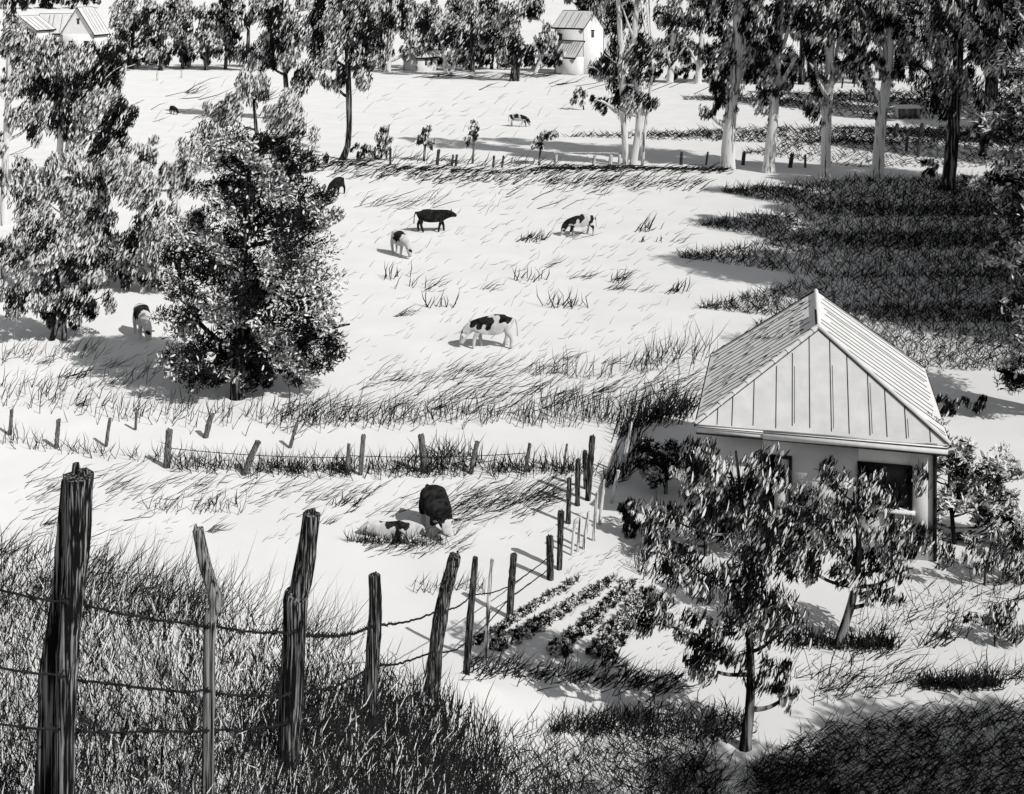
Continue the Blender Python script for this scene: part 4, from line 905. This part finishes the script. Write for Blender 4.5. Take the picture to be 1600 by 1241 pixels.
# dense rough grass on the near slope and bottom of the view
def slope(n, x0, x1, top, bot, L, lean, w, mat=0, lsd=.2):
    px = rs.uniform(x0, x1, n)
    xs, ys = np.array(top, float).T; t = np.interp(px, xs, ys)
    xs, ys = np.array(bot, float).T; b = np.interp(px, xs, ys)
    t = t-np.abs(rs.randn(n))*14*(rs.rand(n) < .35)+rs.rand(n)*18
    py = t+(b-t)*rs.rand(n)**.9
    bs = hit(px, py); u = bs[:,1]/F; ln = L*rs.uniform(.5, 1.4, n)*u; le = lean+rs.randn(n)*lsd
    tip = bs+np.c_[np.sin(le)*ln, rs.randn(n)*.22*ln, np.cos(le)*ln]; bs[:,2] -= .01
    add_blades(hg, bs, tip, w*u*rs.uniform(.7, 1.3, n), mat)
TOP = [(-60,850),(60,880),(130,915),(240,935),(330,950),(420,985),(520,1020),(600,1050),(700,1085),(760,1110),(860,1135),(1000,1150)]
BOT = [(-60,1330),(1000,1330)]
slope(3700, -40, 700, TOP, BOT, 42, .35, 1.14)
slope(3200, -40, 700, TOP, BOT, 40, -.38, 1.08)
slope(2210, -40, 640, TOP, BOT, 34, .05, 1.21, lsd=.3)
slope(1275, -40, 700, TOP, BOT, 34, .1, 2.20, 1, lsd=.4)
slope(2210, 420, 780, [(420,1060),(600,1085),(700,1095),(780,1130)], [(420,1330),(780,1330)], 44, .12, 1.34)
slope(2210, 640, 1120, [(640,1150),(760,1140),(880,1120),(1120,1120)], [(640,1330),(1120,1330)], 34, .5, 1.01, lsd=.45)
slope(1870, 640, 1120, [(640,1180),(1120,1150)], [(640,1330),(1120,1330)], 32, -.7, 1.01, lsd=.35)
slope(1275, 560, 900, [(560,1190),(700,1170),(900,1220)], [(560,1330),(900,1330)], 34, .0, 1.34, lsd=.5)
slope(765, -40, 340, [(-40,850),(80,850),(200,880),(340,930)], [(-40,960),(340,990)], 46, .55, 1.01, lsd=.35)
slope(357, 120, 560, [(120,890),(240,910),(340,930),(560,1000)], [(120,930),(240,950),(340,965),(560,1040)], 80, .45, 0.74, lsd=.3)
slope(765, 860, 1170, [(860,1125),(1000,1105),(1170,1110)], [(860,1150),(1170,1165)], 28, .2, 1.21, lsd=.5)  # dark strip of stalks laid over the young tree's shadow
slope(2720, 1180, 1640, [(1180,1180),(1260,1140),(1400,1110),(1640,1090)], [(1180,1300),(1640,1300)], 34, 1.0, 1.01, lsd=.3)  # crossed dark stalks hatch in the tree shade at lower right
slope(2040, 1180, 1640, [(1180,1200),(1260,1150),(1400,1120),(1640,1100)], [(1180,1300),(1640,1300)], 30, -.8, 0.94, lsd=.3)  # second direction of the same shade hatching
slope(935, 1000, 1300, [(1000,1170),(1160,1190),(1300,1180)], [(1000,1300),(1300,1300)], 32, .7, 0.87, lsd=.5)
slope(1500, -40, 720, [(-40,1120),(300,1110),(560,1130),(720,1140)], [(-40,1330),(720,1330)], 40, .15, 1.6, lsd=.4)
slope(700, 380, 720, [(380,1080),(600,1090),(720,1105)], [(380,1180),(720,1190)], 40, .1, 1.6, lsd=.4)
tag(hg.build('hillside_grass', ['ink_grass', 'pale_leaf', 'grey_grass']), 'thick dark tangled grass covering the near slope around the fence, and hatched tree shade', 'grass', kind='stuff')

# shade trees just outside the lower right of the view
gt = 'garden trees past the lower right border'
for x, y, h, r in ((13.5, 17.2, 8.0, 2.6), (17.0, 19.0, 9.0, 2.8), (12.2, 14.2, 7.5, 2.4)):
    k = F/y; px = CX+x*k; f0 = float(ground_z(x, y))
    py = lambda z: HZ+(CAMH-f0-z)*k
    bl = [(px+q*r*k*.5, py(h*z), r*k*.7, h*.14*k, 1.0, .6) for z in (.4, .6, .8) for q in (-1, 1)]
    T('garden_tree', 'leafy garden tree past the lower right border', 'tree', (px, py(0)), bl, [[(px,py(0),.3*k),(px,py(h*.5),.22*k),(px,py(h*.9),.08*k)]], leaf=(.34*k, .11*k), style='loop', d=y, group=gt, limbs=False)

# ------------------------------------------------------------------ camera, light, sky
cd = bpy.data.cameras.new('camera'); cam = bpy.data.objects.new('camera', cd); COL.objects.link(cam)
cam.location = (0, 0, CAMH); cam.rotation_euler = (math.radians(90), 0, 0)
cd.sensor_width = 36; cd.sensor_fit = 'HORIZONTAL'; cd.lens = 36*F/1600
cd.shift_y = -(620.5-HZ)/1600; cd.shift_x = 0
cd.clip_start = .1; cd.clip_end = 8000
sc.camera = cam

EL = math.radians(42); sd = Vector((.73*math.cos(EL), -.683*math.cos(EL), math.sin(EL)))
sl = bpy.data.lights.new('sun', 'SUN'); so = bpy.data.objects.new('sun', sl); COL.objects.link(so)
so.rotation_euler = sd.to_track_quat('Z', 'Y').to_euler(); so.location = (60, -60, 90)
sl.energy = 4.2; sl.angle = math.radians(.5); sl.color = (1, .985, .965)
w = bpy.data.worlds.new('World'); sc.world = w; w.use_nodes = True
nt = w.node_tree; nt.nodes.clear()
sky = nt.nodes.new('ShaderNodeTexSky'); sky.sky_type = 'NISHITA'; sky.sun_disc = False
sky.sun_elevation = EL; sky.sun_rotation = math.atan2(sd.x, sd.y)
hs = nt.nodes.new('ShaderNodeHueSaturation'); hs.inputs['Saturation'].default_value = .12
bg = nt.nodes.new('ShaderNodeBackground'); bg.inputs[1].default_value = .10
ow = nt.nodes.new('ShaderNodeOutputWorld')
nt.links.new(sky.outputs[0], hs.inputs['Color']); nt.links.new(hs.outputs[0], bg.inputs[0]); nt.links.new(bg.outputs[0], ow.inputs[0])
sc.view_settings.view_transform = 'Standard'; sc.view_settings.look = 'None'; sc.view_settings.exposure = -.42; sc.view_settings.gamma = 1
sc.cycles.max_bounces = 3; sc.cycles.diffuse_bounces = 2
